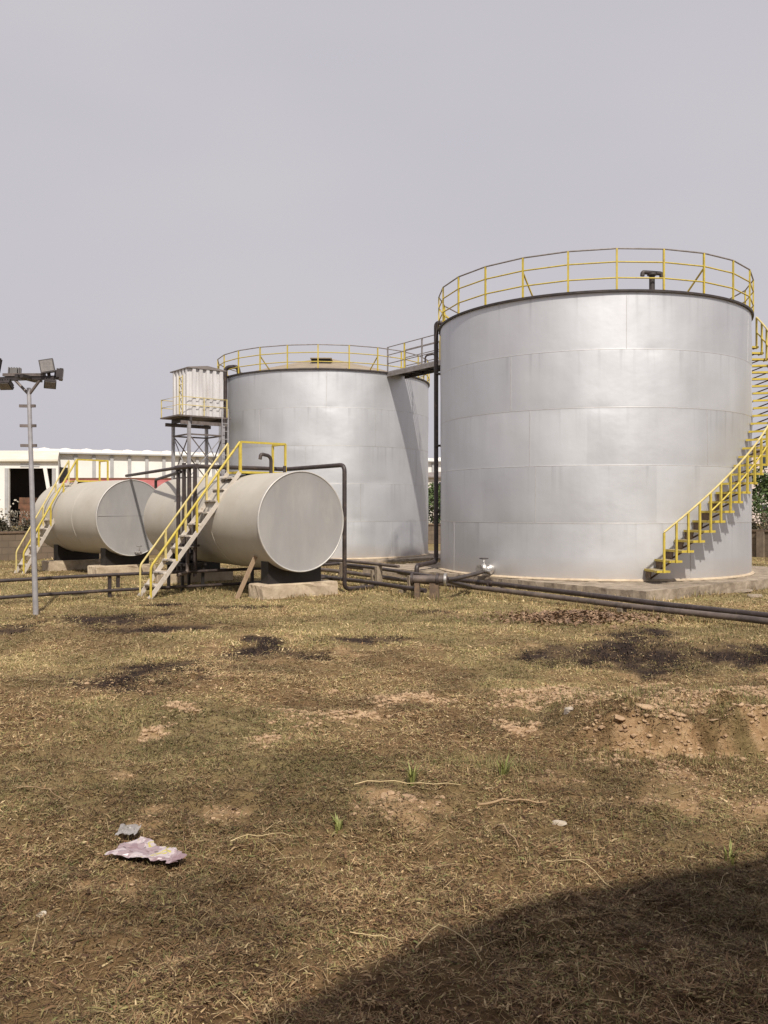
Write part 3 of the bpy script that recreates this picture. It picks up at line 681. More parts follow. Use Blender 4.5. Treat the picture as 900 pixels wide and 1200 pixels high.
def footing(P, tt, w, dep, h, label, sh=0):
    c = P(tt, sh, h / 2 - .06); m = MB(); u_, v_ = (uA, vA) if P is PA else (uB, vB)
    rnd = random.Random(int(tt * 100)); n = 10
    pts = []
    for (a, b_) in ((-w / 2, -dep / 2), (w / 2, -dep / 2), (w / 2, dep / 2), (-w / 2, dep / 2)):
        pts.append((a, b_))
    vs_, fs_ = [], []
    ring = []
    for i in range(4):
        a, b_ = pts[i], pts[(i + 1) % 4]
        for k in range(n): ring.append((a[0] + (b_[0] - a[0]) * k / n, a[1] + (b_[1] - a[1]) * k / n))
    N = len(ring); zs = (-h / 2 - .06, -h / 6, h / 4, h / 2 - .025, h / 2)
    for zi, z in enumerate(zs):
        for (a, b_) in ring:
            k = .012 * rnd.uniform(-1, 1); f = .965 if zi == len(zs) - 1 else 1
            vs_.append(c + v_ * (a * f + k) + u_ * (b_ * f + .012 * rnd.uniform(-1, 1)) + ZZ * (z + (.006 * rnd.uniform(-1, 1))))
    for j in range(len(zs) - 1):
        for i in range(N): fs_.append((j * N + i, j * N + (i + 1) % N, (j + 1) * N + (i + 1) % N, (j + 1) * N + i))
    fs_.append(tuple((len(zs) - 1) * N + i for i in range(N)))
    m.add(vs_, fs_); o = m.build('concrete_footing', M['block']); tag(o, label, 'footing', 'concrete footings under the lying tanks'); return o
footing(PA, .42, 1.86, .62, .36, 'tan concrete footing under the grey round end of the nearer lying tank', .06)
footing(PA, LA - .75, 1.9, .6, .36, 'concrete footing under the rear of the nearer lying tank behind the stairs')
footing(PB, .42, 1.75, .6, .36, 'tan concrete footing under the front end of the farther lying tank', -.1)
footing(PB, LB - .75, 1.75, .6, .36, 'concrete footing under the rear of the farther lying tank by its stair foot', -.1)

# ------------------------------------------------------------------ access stairs of the lying tanks
def access(P, u_, v_, t0, t1, foot, top_p, over, label, hr, zt=2.72):
    f0 = P((t0 + t1) / 2, foot, 0)
    t = thing('access_stairs', f0, label, 'stairs', 'steel stairs over the lying tanks')
    B = lambda tt, z: P(tt, foot + (top_p - foot) * (z / zt), z)
    for tt in (t0, t1):
        MB().bar(B(tt, -.02), B(tt, zt), .04, .085).build('stringer', M['stairgrey'], t)
    n = 10
    for k in range(1, n + 1):
        z = zt * k / (n + .6); a, b_ = B(t0 + .02, z), B(t1 - .02, z); d_ = v_
        MB().bar(a, b_, .20, .03).build('tread', M['stairgrey'], t)
    for side, tt in enumerate((t0, t1)):
        mt = M['yellow'] if side == 0 else M['paleyellow']
        pts = [P(tt, foot + .02, .02), P(tt, foot + .02, hr), B(tt, zt - .02) + ZZ * (hr + .02)]
        MB().tube(bend(pts, .08), .023 if side else .028, 8).build('handrail', mt, t)
        for f in (.28, .5, .74, .99):
            a = B(tt, zt * f); MB().bar(a, a + ZZ * hr, .042, .042, v_).build('post', mt, t)
    # platform on the crown of the tank
    pc = P((t0 + t1) / 2, (top_p + over) / 2, zt - .02)
    MB().box(pc, (over - top_p, t1 - t0 + .05, .05), v_, u_).build('platform', M['yellow'], t)
    rails = MB(); hz = zt + hr
    k1, k2, k3, k0 = (P(t0, top_p, hz), P(t0, over, hz), P(t1, over, hz), P(t1, top_p, hz))
    rails.bar(k1, k2, .045, .045); rails.bar(k2, k3, .045, .045)
    rails.build('platform_rail', M['yellow'], t)
    for (a, b_) in ((t0, top_p), (t0, over), (t1, over)):
        MB().bar(P(a, b_, zt), P(a, b_, hz), .045, .045, v_).build('post', M['yellow'], t)
    return t
access(PA, uA, vA, 1.85, 2.42, -2.58, -.45, .72, 'yellow railed steel stairs over the nearer lying tank, beside the black risers', .66)
access(PB, uB, vB, 2.75, 3.3, -1.95, -.35, .62, 'yellow railed steel stairs over the farther lying tank, behind the floodlight mast', .62)

# leaning plank
a = PA(.62, -1.22, -.02); b_ = PA(.55, -.80, .88)
m = MB(); m.bar(a, b_, .09, .03, uA); o = m.build('wooden_plank', M['wood']); tag(o, 'weathered wooden plank leaning beside the nearer lying tank footing', 'plank')

# ------------------------------------------------------------------ overhead pipe with its bundle of risers
t = thing('overhead_pipe', PA(2.9, -1.2, 0), 'dark pipe crossing over the nearer lying tank with a bundle of four risers', 'pipework')
zp = 2.84
ends = [2.56, 2.90, 3.22, 3.58]
for k, tt in enumerate(ends):
    MB().tube([PA(tt, -1.22 + .02 * k, .35), PA(tt, -1.22 + .02 * k, zp + (.02 if k != 2 else .10))], .046, 12).build('riser_pipe', M['pipe'], t)
m = MB(); m.tube(bend([PA(2.66, -1.22, zp), PA(2.66, 1.25, zp), PA(.34, 1.34, zp + .02), PA(.34, 1.34, .08), PA(.34, 1.34, .06) + Vector((.72, .85, 0))], .16, 6), .05, 12); m.build('main_pipe', M['pipe'], t)
endB = PB(.35, .0, 2.80)
MB().tube([PA(3.5, -1.20, zp), endB], .040, 12).build('feed_pipe', M['pipe'], t)
MB().tube(bend([PA(3.36, -1.2, zp - .10), PB(.05, .75, 2.70), PB(.05, .75, 2.45)], .1), .04, 10).build('branch_pipe', M['pipe'], t)
MB().tube([PA(2.5, -1.2, zp), PA(3.62, -1.2, zp)], .056, 12).build('header_pipe', M['pipe'], t)
for tt in ends: MB().tube([PA(tt, -1.22, 1.02), PA(tt, -1.22, 1.07)], .105, 14).build('flange', M['pipe'], t)

# pump on its stand beneath the risers
t = thing('transfer_pump', PA(2.95, -1.25, 0), 'black pump on a four legged stand under the stairs', 'pump')
for a in (2.62, 3.35):
    for b_ in (-1.5, -1.0): MB().bar(PA(a, b_, -.05), PA(a, b_, .62), .06, .06, vA).build('leg', M['black'], t)
MB().box(PA(2.98, -1.25, .62), (.62, .86, .06), vA, uA).build('stand_top', M['black'], t)
MB().tube([PA(2.62, -1.25, .80), PA(2.70, -1.25, .80), PA(2.72, -1.25, .80), PA(3.05, -1.25, .80), PA(3.07, -1.25, .8), PA(3.2, -1.25, .8)], [.10, .10, .16, .16, .11, .11], 16).build('motor', M['black'], t)
m = MB(); m.tube([PA(3.3, -1.25, .66), PA(3.3, -1.25, 1.0)], .10, 14); m.build('pump_body', M['pipe'], t)
m = MB(); m.tube([PA(2.5, -1.42, 1.02) + (vA * math.cos(k * math.pi / 6) + uA * math.sin(k * math.pi / 6)) * .12 for k in range(12)], .012, 6, closed=True)
m.bar(PA(2.5, -1.54, 1.02), PA(2.5, -1.30, 1.02), .015, .015); m.build('handwheel', M['silver'], t)
MB().tube(bend([PA(2.52, -1.42, .98), PA(2.52, -1.42, .45), PA(2.3, -1.75, .42)], .1), .04, 10).build('suction_pipe', M['pipedust'], t)

# ------------------------------------------------------------------ low pipe runs
L0 = Vector((-7.5, 16.7, 0))
t = thing('pipe_rail', L0 + V * 2.2, 'pair of low brown pipes on posts crossing in front of the farther lying tank', 'pipework')
for z, r in ((.47, .036), (.14, .036)):
    m = MB(); m.tube([L0 + V * s_ + ZZ * (z + .012 * math.sin(s_ * .9)) for s_ in (-4, -1.5, 0, 1.2, 2.2, 3.2, 4.2, 5.4, 6.6, 8)], r, 10); m.build('long_pipe', M['pipe'], t)
for s_, hz in ((2.18, .50), (2.36, .50), (-2.4, .5), (5.6, .5)):
    a = L0 + V * s_ - U * .05; lo = -.08 if abs(s_ - 2.36) > .01 else .2
    MB().bar(a + ZZ * lo, a + ZZ * hz, .07, .06, V).build('post', M['pipe'], t)

def longpipe(pts, r, label, mt, extra=None, group='long pipes running past the plinth'):
    c = Vector(pts[len(pts) // 2]); t = thing('oil_pipe', (c.x, c.y, 0), label, 'pipe', group)
    MB().tube(pts, r, 12).build('pipe', mt, t)
    tot = Vector(pts[-1]) - Vector(pts[0]); d_ = tot.normalized()
    for f in (extra or ()):
        c = Vector(pts[0]) + tot * f; MB().tube([c - d_ * .03, c + d_ * .03], r * 1.7, 14).build('flange', mt, t)
    for f in (.12, .37, .62, .87):
        c = Vector(pts[0]) + tot * f; s_ = Vector((d_.y, -d_.x, 0)); hh = max(.05, c.z - r)
        MB().box((c.x, c.y, hh / 2 - .06), (.10, .16, hh + .12), d_, s_).build('sleeper', M['conc'], t)
    return t
def P2(a, b_, ya, yb, n=9):      # points on the straight line a->b, from y=ya to y=yb, with a slight sag between supports
    out = []
    for i in range(n):
        y = ya + (yb - ya) * i / (n - 1); f = (y - a[1]) / (b_[1] - a[1]); out.append(Vector((a[0] + (b_[0] - a[0]) * f, y, a[2] + .012 * math.sin(i * 2.3))))
    return out
longpipe(P2((1.38, 19.8, .13), (5.95, 13.2, .13), 25.4, 9.5), .054, 'dusty pipe nearest the grass, running past the plinth corner', M['pipedust'], (.12,))
longpipe(P2((2.10, 20.7, .12), (6.35, 13.95, .12), 25.8, 9.5), .055, 'dark pipe closest to the big tank plinth', M['pipe'], (.35,))
longpipe(P2((-1.43, 21.7, .14), (.685, 18.5, .14), 23.6, 18.2, 6), .05, 'short dark pipe running from the nearer lying tank to the pipe manifold', M['pipe'])
longpipe(P2((-1.60, 24.7, .33), (.80, 20.2, .33), 26.4, 19.6, 6), .045, 'raised dark pipe leaving the plinth behind the nearer lying tank', M['pipe'])
longpipe(P2((-2.9, 24.6, .52), (.2, 20.4, .42), 25.2, 20.2, 6), .04, 'thin raised pipe ending behind the pipe manifold', M['pipedust'])

# manifold on two piers
mc = Vector((.98, 17.75, .41)); mdv = Vector((.98, -.2, 0)).normalized()
t = thing('pipe_manifold', (mc.x, mc.y, 0), 'dusty pipe manifold with flanged ends resting on two short piers', 'pipework')
m = MB(); m.tube([mc - mdv * .40, mc + mdv * .34], .085, 14); m.build('body', M['pipedust'], t)
for s_ in (-.40, .14, .30): MB().tube([mc + mdv * (s_ - .025), mc + mdv * (s_ + .025)], .13, 16).build('flange', M['pipe' if s_ < .2 else 'silver'], t)
vpos = ray_hit(T1, .117, TR + .28)
MB().tube(bend([mc + mdv * .34, mc + mdv * .5 + Vector((.1, .4, 0)), vpos + ZZ * .36], .2), .045, 10).build('branch_pipe', M['pipe'], t)
MB().tube(bend([Vector((.86, 22.5, .16)), Vector((.7, 20, .2)), mc - mdv * .3 + Vector((0, .2, -.1)), mc - mdv * .3], .3), .05, 10).build('inlet_pipe', M['pipe'], t)
MB().tube(bend([mc + mdv * .3 - ZZ * .02, mc + mdv * .6 + Vector((.3, .9, -.22)), Vector((1.9, 19.05, .13))], .2), .045, 10).build('outlet_pipe', M['pipe'], t)
for s_, w in ((-.29, .10), (.07, .19)):
    c = mc + mdv * s_; o = MB().box((c.x, c.y, .12), (w, .16, .42), mdv, Vector((.2, .98, 0)).normalized()).build('concrete_pier', M['riser'])
    tag(o, 'slim dark pier under the manifold, the left one' if s_ < 0 else 'wide dark pier under the manifold, the right one', 'pier', 'piers under the pipe manifold')
# gate valve on the shell
t = thing('gate_valve', (vpos.x, vpos.y, .2), 'silver gate valve at the foot of the big upright tank', 'valve')
n_ = (Vector((T1.x, T1.y, 0)) - vpos).normalized(); sdv = Vector((-n_.y, n_.x, 0)); c = vpos + ZZ * .42
MB().tube([c - n_ * .16, c - n_ * .13, c - n_ * .12, c + n_ * .12, c + n_ * .13, c + n_ * .27], [.12, .12, .075, .075, .12, .12], 14).build('body', M['silver'], t)
MB().tube([c, c + ZZ * .12, c + ZZ * .13, c + ZZ * .26], [.085, .06, .025, .02], 12).build('bonnet', M['silver'], t)
m = MB(); m.tube([c + ZZ * .26 + (n_ * math.cos(k * math.pi / 7) + sdv * math.sin(k * math.pi / 7)) * .10 for k in range(14)], .013, 6, closed=True); m.bar(c + ZZ * .26 - sdv * .1, c + ZZ * .26 + sdv * .1, .018, .014); m.build('handwheel', M['rim'], t)
MB().tube([c - sdv * .02 - ZZ * .03, c + sdv * -.24 - ZZ * .05], .06, 12).build('side_flange', M['silver'], t)

# ------------------------------------------------------------------ floodlight mast
mb_ = Vector((-6.16, 15.1, 0)); mt_ = Vector((-6.285, 15.1, 4.02))
t = thing('floodlight_mast', mb_, 'slim galvanised mast carrying floodlights on a crossbar', 'light mast')
lean = lambda z: mb_.lerp(mt_, z / mt_.z)
MB().tube([lean(-.1), lean(1.4), lean(2.7), lean(4.02)], [.05, .045, .04, .036], 14).build('pole', M['galv'], t)
for z in (3.70, 3.35, 3.0):
    for s_ in (-1, 1):
        p = lean(z); MB().bar(p + Vector((s_ * .03, 0, 0)), p + Vector((s_ * (.17 if s_ < 0 else .11), -.02, .0)), .045, .05).build('rung', M['rung'], t)
cx = mt_ + ZZ * .17; bx = Vector((.985, -.17, 0)).normalized(); by = Vector((.17, .985, 0)).normalized()
MB().bar(cx - bx * .72 - ZZ * .0, cx + bx * .50, .065, .065).build('crossbar', M['lamp'], t)
MB().bar(cx - bx * .48 + ZZ * .07, cx + bx * .30 + ZZ * .05, .10, .05).build('top_plate', M['rung'], t)
for s_, e_ in ((-1, -.26), (1, .22)): MB().tube([lean(3.9), cx + bx * e_ - ZZ * .03], .026, 8).build('strut', M['rung'], t)
for s_ in (-1, 1): MB().bar(cx - by * .30 + bx * .05 * s_, cx + by * .30 + bx * .05 * s_, .06, .06).build('arm', M['lamp'], t)
def flood(c, face, roll, sz=(.24, .24, .07), lens=None):
    f = Vector(face).normalized(); sx = f.cross(ZZ).normalized(); sy = sx.cross(f)
    sx, sy = sx * math.cos(roll) + sy * math.sin(roll), sy * math.cos(roll) - sx * math.sin(roll)
    b_ = MB(); b_.box(c, (sz[0], sz[1], sz[2]), sx, sy, f); b_.box(Vector(c) - f * .07, (sz[0] * .55, sz[1] * .6, .08), sx, sy, f)
    for k in range(5): b_.box(Vector(c) - f * .055 + sx * sz[0] * (k - 2) * .2, (.012, sz[1] * .9, .05), sx, sy, f)
    fl = b_.build('floodlight', M['lamp'], t)
    MB().box(Vector(c) + f * (sz[2] / 2 + .003), (sz[0] * .86, sz[1] * .84, .008), sx, sy, f).build('lens', lens or M['lensgrey'], fl)
    MB().bar(Vector(c) - sy * .02 - f * .03, cx + bx * ((Vector(c) - cx).dot(bx)) , .05, .03).build('bracket', M['lamp'], fl)
M['lensgrey'] = mat('lamp_glass', (.26, .245, .23), (.17, .16, .155), .2, .1, 20)
M['lenspale'] = mat('pale_lamp_glass', (.66, .65, .63), (.55, .54, .52), .15, .1, 20)
flood(cx + bx * .40 + ZZ * .19 - by * .08, (.22, -1, .12), -.2)
flood(cx + bx * .44 - ZZ * .12 - by * .05, (.3, -.75, -.75), .05, (.20, .16, .06))
flood(cx - bx * .62 + ZZ * .24 - by * .1, (-.35, -1, .12), .12, (.24, .26, .07), M['lenspale'])
flood(cx - bx * .42 - ZZ * .12 - by * .06, (-.1, -.7, -.9), 0, (.24, .18, .06))
flood(cx + bx * .55 + ZZ * .07 + by * .12, (.9, .3, -.1), 0, (.2, .2, .06))
flood(cx - bx * .38 + ZZ * .12 + by * .16, (-.2, .9, -.25), 0, (.22, .2, .06))

# ------------------------------------------------------------------ water tower
wc = Vector((-6.74, 29.5, 0)); wa = 1.30
t = thing('water_tower', wc - U * wa / 2 + V * wa / 2, 'small white ribbed water tank raised on braced steel legs', 'water tower')
PW = lambda a, b_, z: wc - U * a + V * b_ + ZZ * z
z0, z1 = 5.10, 6.76
def ribbed(p0, p1, nrm, n=5):
    vs_, fs_ = [], []; prof = []
    for k in range(n):
        f = k / n; prof += [(f, 0), (f + .33 / n, 0), (f + .42 / n, .07), (f + .86 / n, .07)]
    prof.append((1, 0))
    for f, d_ in prof:
        p = Vector(p0).lerp(Vector(p1), f) + nrm * d_; vs_ += [Vector((p.x, p.y, z0)), Vector((p.x, p.y, z1))]
    return vs_, [(2 * i, 2 * i + 2, 2 * i + 3, 2 * i + 1) for i in range(len(prof) - 1)]
m = MB()
for a, b_, nrm in (((0, 0), (0, wa), U), ((0, wa), (wa, wa), V), ((wa, wa), (wa, 0), -U), ((wa, 0), (0, 0), -V)):
    m.add(*ribbed(PW(a[0], a[1], 0), PW(b_[0], b_[1], 0), nrm))
m.box(PW(wa / 2, wa / 2, (z0 + z1) / 2), (wa - .02, wa - .02, z1 - z0 - .02), U, V)
m.build('tank_body', M['panel'], t)
MB().prism([PW(-.09, -.09, z1), PW(-.09, wa / 2, z1 + .1), PW(-.09, wa + .09, z1), PW(-.09, wa + .09, z1 - .03), PW(-.09, -.09, z1 - .03)], -U * (wa + .18)).build('roof', M['roofgrey'], t)
pe = .30
MB().box(PW(wa / 2, wa / 2 - .1, z0 - .03), (wa + .2, wa + 2 * pe + .1, .05), U, V).build('platform', M['rung'], t)
for b_ in (0.02, wa - .02): MB().bar(PW(-.12, b_, z0 - .13), PW(wa + .12, b_, z0 - .13), .07, .14).build('beam', M['rim'], t)
for a in (0.02, wa - .02): MB().bar(PW(a, -.3, z0 - .25), PW(a, wa + .15, z0 - .25), .07, .12).build('beam', M['rung'], t)
lz = z0 - .2
legs = [(0, 0), (0, wa), (wa, 0), (wa, wa)]
for a, b_ in legs: MB().bar(PW(a, b_, -.1), PW(a, b_, lz), .10, .10, V).build('leg', M['galv'], t)
lv = [4.45, 2.95, 1.5]
for (a, b_) in (((0, 0), (0, wa)), ((0, 0), (wa, 0)), ((wa, 0), (wa, wa)), ((0, wa), (wa, wa))):
    for z in lv: MB().bar(PW(*a, z), PW(*b_, z), .05, .05).build('strut', M['rung'], t)
    for i in range(2):
        MB().bar(PW(*a, lv[i]), PW(*b_, lv[i + 1]), .03, .03).build('brace', M['rung'], t)
        MB().bar(PW(*b_, lv[i]), PW(*a, lv[i + 1]), .028, .028).build('brace', M['galv'], t)
rl = MB(); c4 = [PW(-.1, -.40, z0), PW(-.1, wa + .1, z0), PW(wa + .1, wa + .1, z0), PW(wa + .1, -.40, z0)]
for h in (.62, .34): rl.tube([p + ZZ * h for p in c4], .014, 6, closed=True)
rl.build('guard_rail', M['paleyellow'], t)
for p in c4 + [PW(-.1, wa * .4, z0)]: MB().bar(p, p + ZZ * .64, .03, .03, V).build('post', M['paleyellow'], t)
la = MB()
for b_ in (-.08, ):
    for a in (.36, .62): la.tube([PW(a, b_, z0), PW(a, b_, z1 - .25)], .018, 6)
    for k in range(6): la.tube([PW(.36, b_, z0 + .15 + .24 * k), PW(.62, b_, z0 + .15 + .24 * k)], .012, 6)
la.build('ladder', M['paleyellow'], t)
la = MB()
for b_ in (wa - .12, wa + .12): la.tube([PW(-.16, b_, .2), PW(-.16, b_, z0 + .3)], .02, 6)
for k in range(17): la.tube([PW(-.16, wa - .12, .4 + .28 * k), PW(-.16, wa + .12, .4 + .28 * k)], .012, 6)
la.build('ladder', M['galv'], t)

# ------------------------------------------------------------------ perimeter walls
def blockwall_mat():
    m = bpy.data.materials.new('sandcrete_blocks'); m.use_nodes = True; n = m.node_tree.nodes; l = m.node_tree.links.new
    b = n["Principled BSDF"]; b.inputs["Roughness"].default_value = .95; b.inputs["Specular IOR Level"].default_value = .1
    tc = n.new("ShaderNodeTexCoord"); uv = n.new("ShaderNodeVectorMath"); uv.operation = 'DOT_PRODUCT'
    l(tc.outputs["UV"], uv.inputs[0])
    br = n.new("ShaderNodeTexBrick"); br.inputs["Scale"].default_value = 1; br.inputs["Brick Width"].default_value = .46; br.inputs["Row Height"].default_value = .235; br.inputs["Mortar Size"].default_value = .012
    br.inputs["Color1"].default_value = (.17, .13, .095, 1); br.inputs["Color2"].default_value = (.22, .17, .125, 1); br.inputs["Mortar"].default_value = (.13, .10, .075, 1)
    l(tc.outputs["UV"], br.inputs[0])
    nz = n.new("ShaderNodeTexNoise"); nz.inputs["Scale"].default_value = 1.2; nz.inputs["Detail"].default_value = 8; l(tc.outputs["UV"], nz.inputs[0])
    mr = n.new("ShaderNodeMapRange"); mr.inputs[1].default_value = .42; mr.inputs[2].default_value = .75; l(nz.outputs[0], mr.inputs[0])
    mi = n.new("ShaderNodeMixRGB"); mi.inputs[2].default_value = (.13, .105, .08, 1); l(mr.outputs[0], mi.inputs[0]); l(br.outputs[0], mi.inputs[1]); l(mi.outputs[0], b.inputs["Base Color"])
    bp = n.new("ShaderNodeBump"); bp.inputs["Strength"].default_value = .5; bp.inputs["Distance"].default_value = .02; l(br.outputs["Fac"], bp.inputs["Height"]); bp.invert = True; l(bp.outputs[0], b.inputs["Normal"])
    return m
M['wall'] = blockwall_mat(); M['wall2'] = mat('wall_pillar', (.24, .185, .135), (.15, .115, .085), .95, 0, 3, dirt=(.1, .08, .06), dirt_scale=2)
def pwall(a, b_, h, label):
    a, b_ = Vector(a), Vector(b_); d_ = (b_ - a).normalized(); nn = Vector((d_.y, -d_.x, 0)); ln = (b_ - a).length
    c = (a + b_) / 2; t = thing('perimeter_wall', (c.x, c.y, 0), label, 'wall', 'block perimeter walls')
    o = MB().bar(a + ZZ * (h / 2 - .1), b_ + ZZ * (h / 2 - .1), .22, h + .2).build('block_panel', M['wall'], t)
    uvl = o.data.uv_layers.new(name='uv')
    for lo in o.data.loops:
        p = o.data.vertices[lo.vertex_index].co; uvl.data[lo.index].uv = (p.x * d_.x + p.y * d_.y, p.z)
    MB().bar(a + ZZ * (h + .035), b_ + ZZ * (h + .035), .30, .07).build('coping', M['riser'], t)
    n = int(ln / 3.2)
    for k in range(n + 1):
        p = a.lerp(b_, k / n) + nn * .09; MB().box((p.x, p.y, h / 2 - .05), (.28, .24, h + .1), d_, nn).build('pillar', M['wall2'], t)
    return t
pwall((-30, 15.9, 0), (4, 46.3, 0), .98, 'long block wall behind the lying tanks and the water tower')
pwall((4.15, 46.1, 0), (25, 19.6, 0), .98, 'block wall at the right, behind the curved yellow stair')

# ------------------------------------------------------------------ shrubs behind the walls
def shrub(seed, n, leaf, rx, rz, name='shrub', flowers=0):
    rnd = random.Random(seed); t = bpy.data.objects.new(name, None); COL.objects.link(t)
    cl = [(rnd.gauss(0, rx * .45), rnd.gauss(0, rx * .4), rz * rnd.uniform(.25, .95), rnd.uniform(.2, .42) * rx) for _ in range(11)]
    m = MB()
    for i in range(n):
        cx_, cy_, cz_, cr = rnd.choice(cl); d_ = Vector((rnd.gauss(0, 1), rnd.gauss(0, 1), rnd.gauss(0, 1))).normalized() * cr * rnd.uniform(.4, 1.05) ** .5
        p = Vector((cx_, cy_, max(.06, cz_ + d_.z))) + Vector((d_.x, d_.y, 0)); s_ = rnd.uniform(.05, .11)
        a = Vector((rnd.gauss(0, 1), rnd.gauss(0, 1), rnd.gauss(0, .6))).normalized(); b_ = a.cross(Vector((rnd.gauss(0, 1), rnd.gauss(0, 1), rnd.gauss(0, 1)))).normalized()
        m.add([p - a * s_, p + b_ * s_ * .45, p + a * s_, p - b_ * s_ * .45], [(0, 1, 2, 3)])
    tag(m.build('foliage', leaf, t), kind='stuff')
    m = MB()
    for c in cl[:8]: m.tube([Vector((c[0] * .15, c[1] * .15, -.1)), Vector((c[0] * .6, c[1] * .6, c[2] * .55)), Vector(c[:3])], [.03, .02, .008], 5)
    m.build('stem', M['bark'], t)
    if flowers:
        m = MB()
        for i in range(flowers):
            p = Vector((rnd.gauss(0, rx * .6), rnd.gauss(0, rx * .4), rz * rnd.uniform(.72, 1.18))); s_ = rnd.uniform(.03, .07)
            for k in range(2):
                a = Vector((rnd.gauss(0, 1), rnd.gauss(0, 1), rnd.gauss(0, 1))).normalized(); b_ = a.orthogonal().normalized()
                m.add([p - a * s_, p + b_ * s_ * .7, p + a * s_, p - b_ * s_ * .7], [(0, 1, 2, 3)])
        tag(m.build('seed_head', M['flower'], t), kind='stuff')
    return t
dull = shrub(1, 2600, M['leafdull'], 1.1, 1.75, 'shrub', 420)
dull2 = shrub(2, 2400, M['leafdull'], 1.0, 1.5, 'shrub', 300)
grn = shrub(3, 3000, M['leafgreen'], 1.3, 2.6)
def place(o, x, y, s, rz, label, group=None):
    o.location = (x, y, 0); o.scale = (s, s, s); o.rotation_euler = (0, 0, rz); o["label"] = label; o["category"] = "shrub"
    if group: o["group"] = group
    return o
G1 = 'weedy shrubs behind the left wall'
ww = lambda s_, d_: Vector((-13.3, 31, 0)) + Vector((.748, .663, 0)) * s_ + Vector((-.663, .748, 0)) * d_
firstd = True
for k, (s_, d_, sc, src, lab) in enumerate(((-5.2, 1.2, 1.0, dull, 'brown seeded shrub cut by the left edge of the photo, behind the wall'),
        (-3.2, 1.1, 1.05, dull2, 'brown seeded shrub behind the wall, below the dark warehouse door'),
        (-1.4, 1.0, 1.1, dull, 'pale seeded shrub behind the wall, right beside the floodlight mast'),
        (.4, 1.2, 1.0, dull2, 'brown shrub behind the wall, showing just left of the farther lying tank'),
        (2.4, 1.2, .95, dull, 'dry shrub behind the wall, hidden in part by the rear of the farther lying tank'))):
    o = src if k < 2 else copy_tree(src); p = ww(s_, d_); place(o, p.x, p.y, sc, k * 1.3, lab, G1)
for k, (x, y, sc, src, lab) in enumerate(((3.0, 50, 1.2, grn, 'green leafy shrub seen through the slot between the two upright tanks'),
        (24.2, 54, 1.55, grn, 'dark green shrub under the pink building at the right edge'),
        (16.4, 36.5, .95, dull2, 'grey weedy shrub behind the right wall, below the curved stair'))):
    o = src if k == 0 else copy_tree(src); place(o, x, y, sc, k * 1.7, lab)

# ------------------------------------------------------------------ warehouse and the other far buildings
w0 = Vector((-37.1, 90, 0)); wd = Vector((.923, .384, 0)).normalized(); wn_ = Vector((wd.y, -wd.x, 0))     # wn_ faces the yard
t = thing('warehouse', w0 + wd * 14, 'long white clad warehouse with grey pilasters far behind the left wall', 'warehouse')
ez = 7.75
c = w0 + wd * 27 - wn_ * 9; MB().box((c.x, c.y, ez / 2), (54, 18, ez), wd, wn_).build('wall', M['white'], t)
p0 = w0 + wn_ * .4 - wd * .4
rf = MB(); rf.prism([p0 + ZZ * (ez - .12), p0 + ZZ * (ez + .10), p0 - wn_ * 9.4 + ZZ * (ez + 1.0), p0 - wn_ * 18.8 + ZZ * (ez + .10), p0 - wn_ * 18.8 + ZZ * (ez - .12)], wd * 55)
roof = rf.build('roof', M['whiteroof'], t)
g = MB().bar(p0 + wn_ * .08 + ZZ * (ez - .02), p0 + wn_ * .08 + wd * 55 + ZZ * (ez - .02), .12, .14).build('gutter', M['pil'], t)
for k in range(26):
    p = w0 + wd * (.62 + 1.85 * k) + wn_ * .1; MB().box((p.x, p.y, ez / 2 - .1), (.34, .2, ez - .2), wd, wn_).build('pilaster', M['pil'], t)
for k in range(24):
    c = w0 + wd * (1.2 + 2.15 * k) - wn_ * 1.2
    pts = [c + wd * (-.62) + ZZ * (ez + .18), c + wd * -.5 + ZZ * (ez + .52), c + ZZ * (ez + .62), c + wd * .5 + ZZ * (ez + .52), c + wd * .62 + ZZ * (ez + .18)]
    MB().prism(pts, -wn_ * 6).build('roof_light', M['white'], roof)
# lean-to with the open door, in front of the warehouse's left end
t = thing('open_shed', (-36, 85, 0), 'cream roofed open shed with a dark doorway, left of the warehouse', 'shed')
yf = 85.0; xo0, xo1 = -37.3, -32.9; zh = 5.82
m = MB(); m.box(((-52 + xo0) / 2, yf, zh / 2), (xo0 + 52, .3, zh)); m.box(((-52 + xo1 + .5) / 2, yf, (zh + 6.5) / 2), (52 + xo1 + .5, .3, 6.5 - zh)); m.box((xo1 + .25, yf + .0, zh / 2), (.5, .3, zh)); m.build('front_wall', M['white'], t)
for x in (xo0 - .2, xo1 + .1, -39.3): MB().box((x, yf - .22, zh / 2), (.32, .14, zh)).build('door_post', M['pil'], t)
MB().box(((xo0 + xo1) / 2 - 1.6, yf + 4.5, 3), (xo1 - xo0 + 3, .2, 6.2)).build('back_wall', M['dark'], t)  # wall coloured near black to stand in for the unlit inside
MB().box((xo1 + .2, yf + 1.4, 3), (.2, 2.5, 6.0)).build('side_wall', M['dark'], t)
m = MB(); xa, xb = xo1 + .6, xo1 - 1.5
m.add([(-52, yf - .5, 6.5), (-52, yf - .5, 6.68), (-52, yf + 5.4, 7.95), (-52, yf + 5.4, 6.5), (xa, yf - .5, 6.5), (xa, yf - .5, 6.68), (xb, yf + 5.4, 7.95), (xb, yf + 5.4, 6.5)], [(0, 1, 2, 3), (7, 6, 5, 4), (0, 4, 5, 1), (1, 5, 6, 2), (2, 6, 7, 3), (3, 7, 4, 0)])
m.build('roof', M['creamroof'], t)
MB().box((xo0 + 2.1, yf - .02, zh + .3), (1.9, .36, .3)).build('door_rail', M['pil'], t)
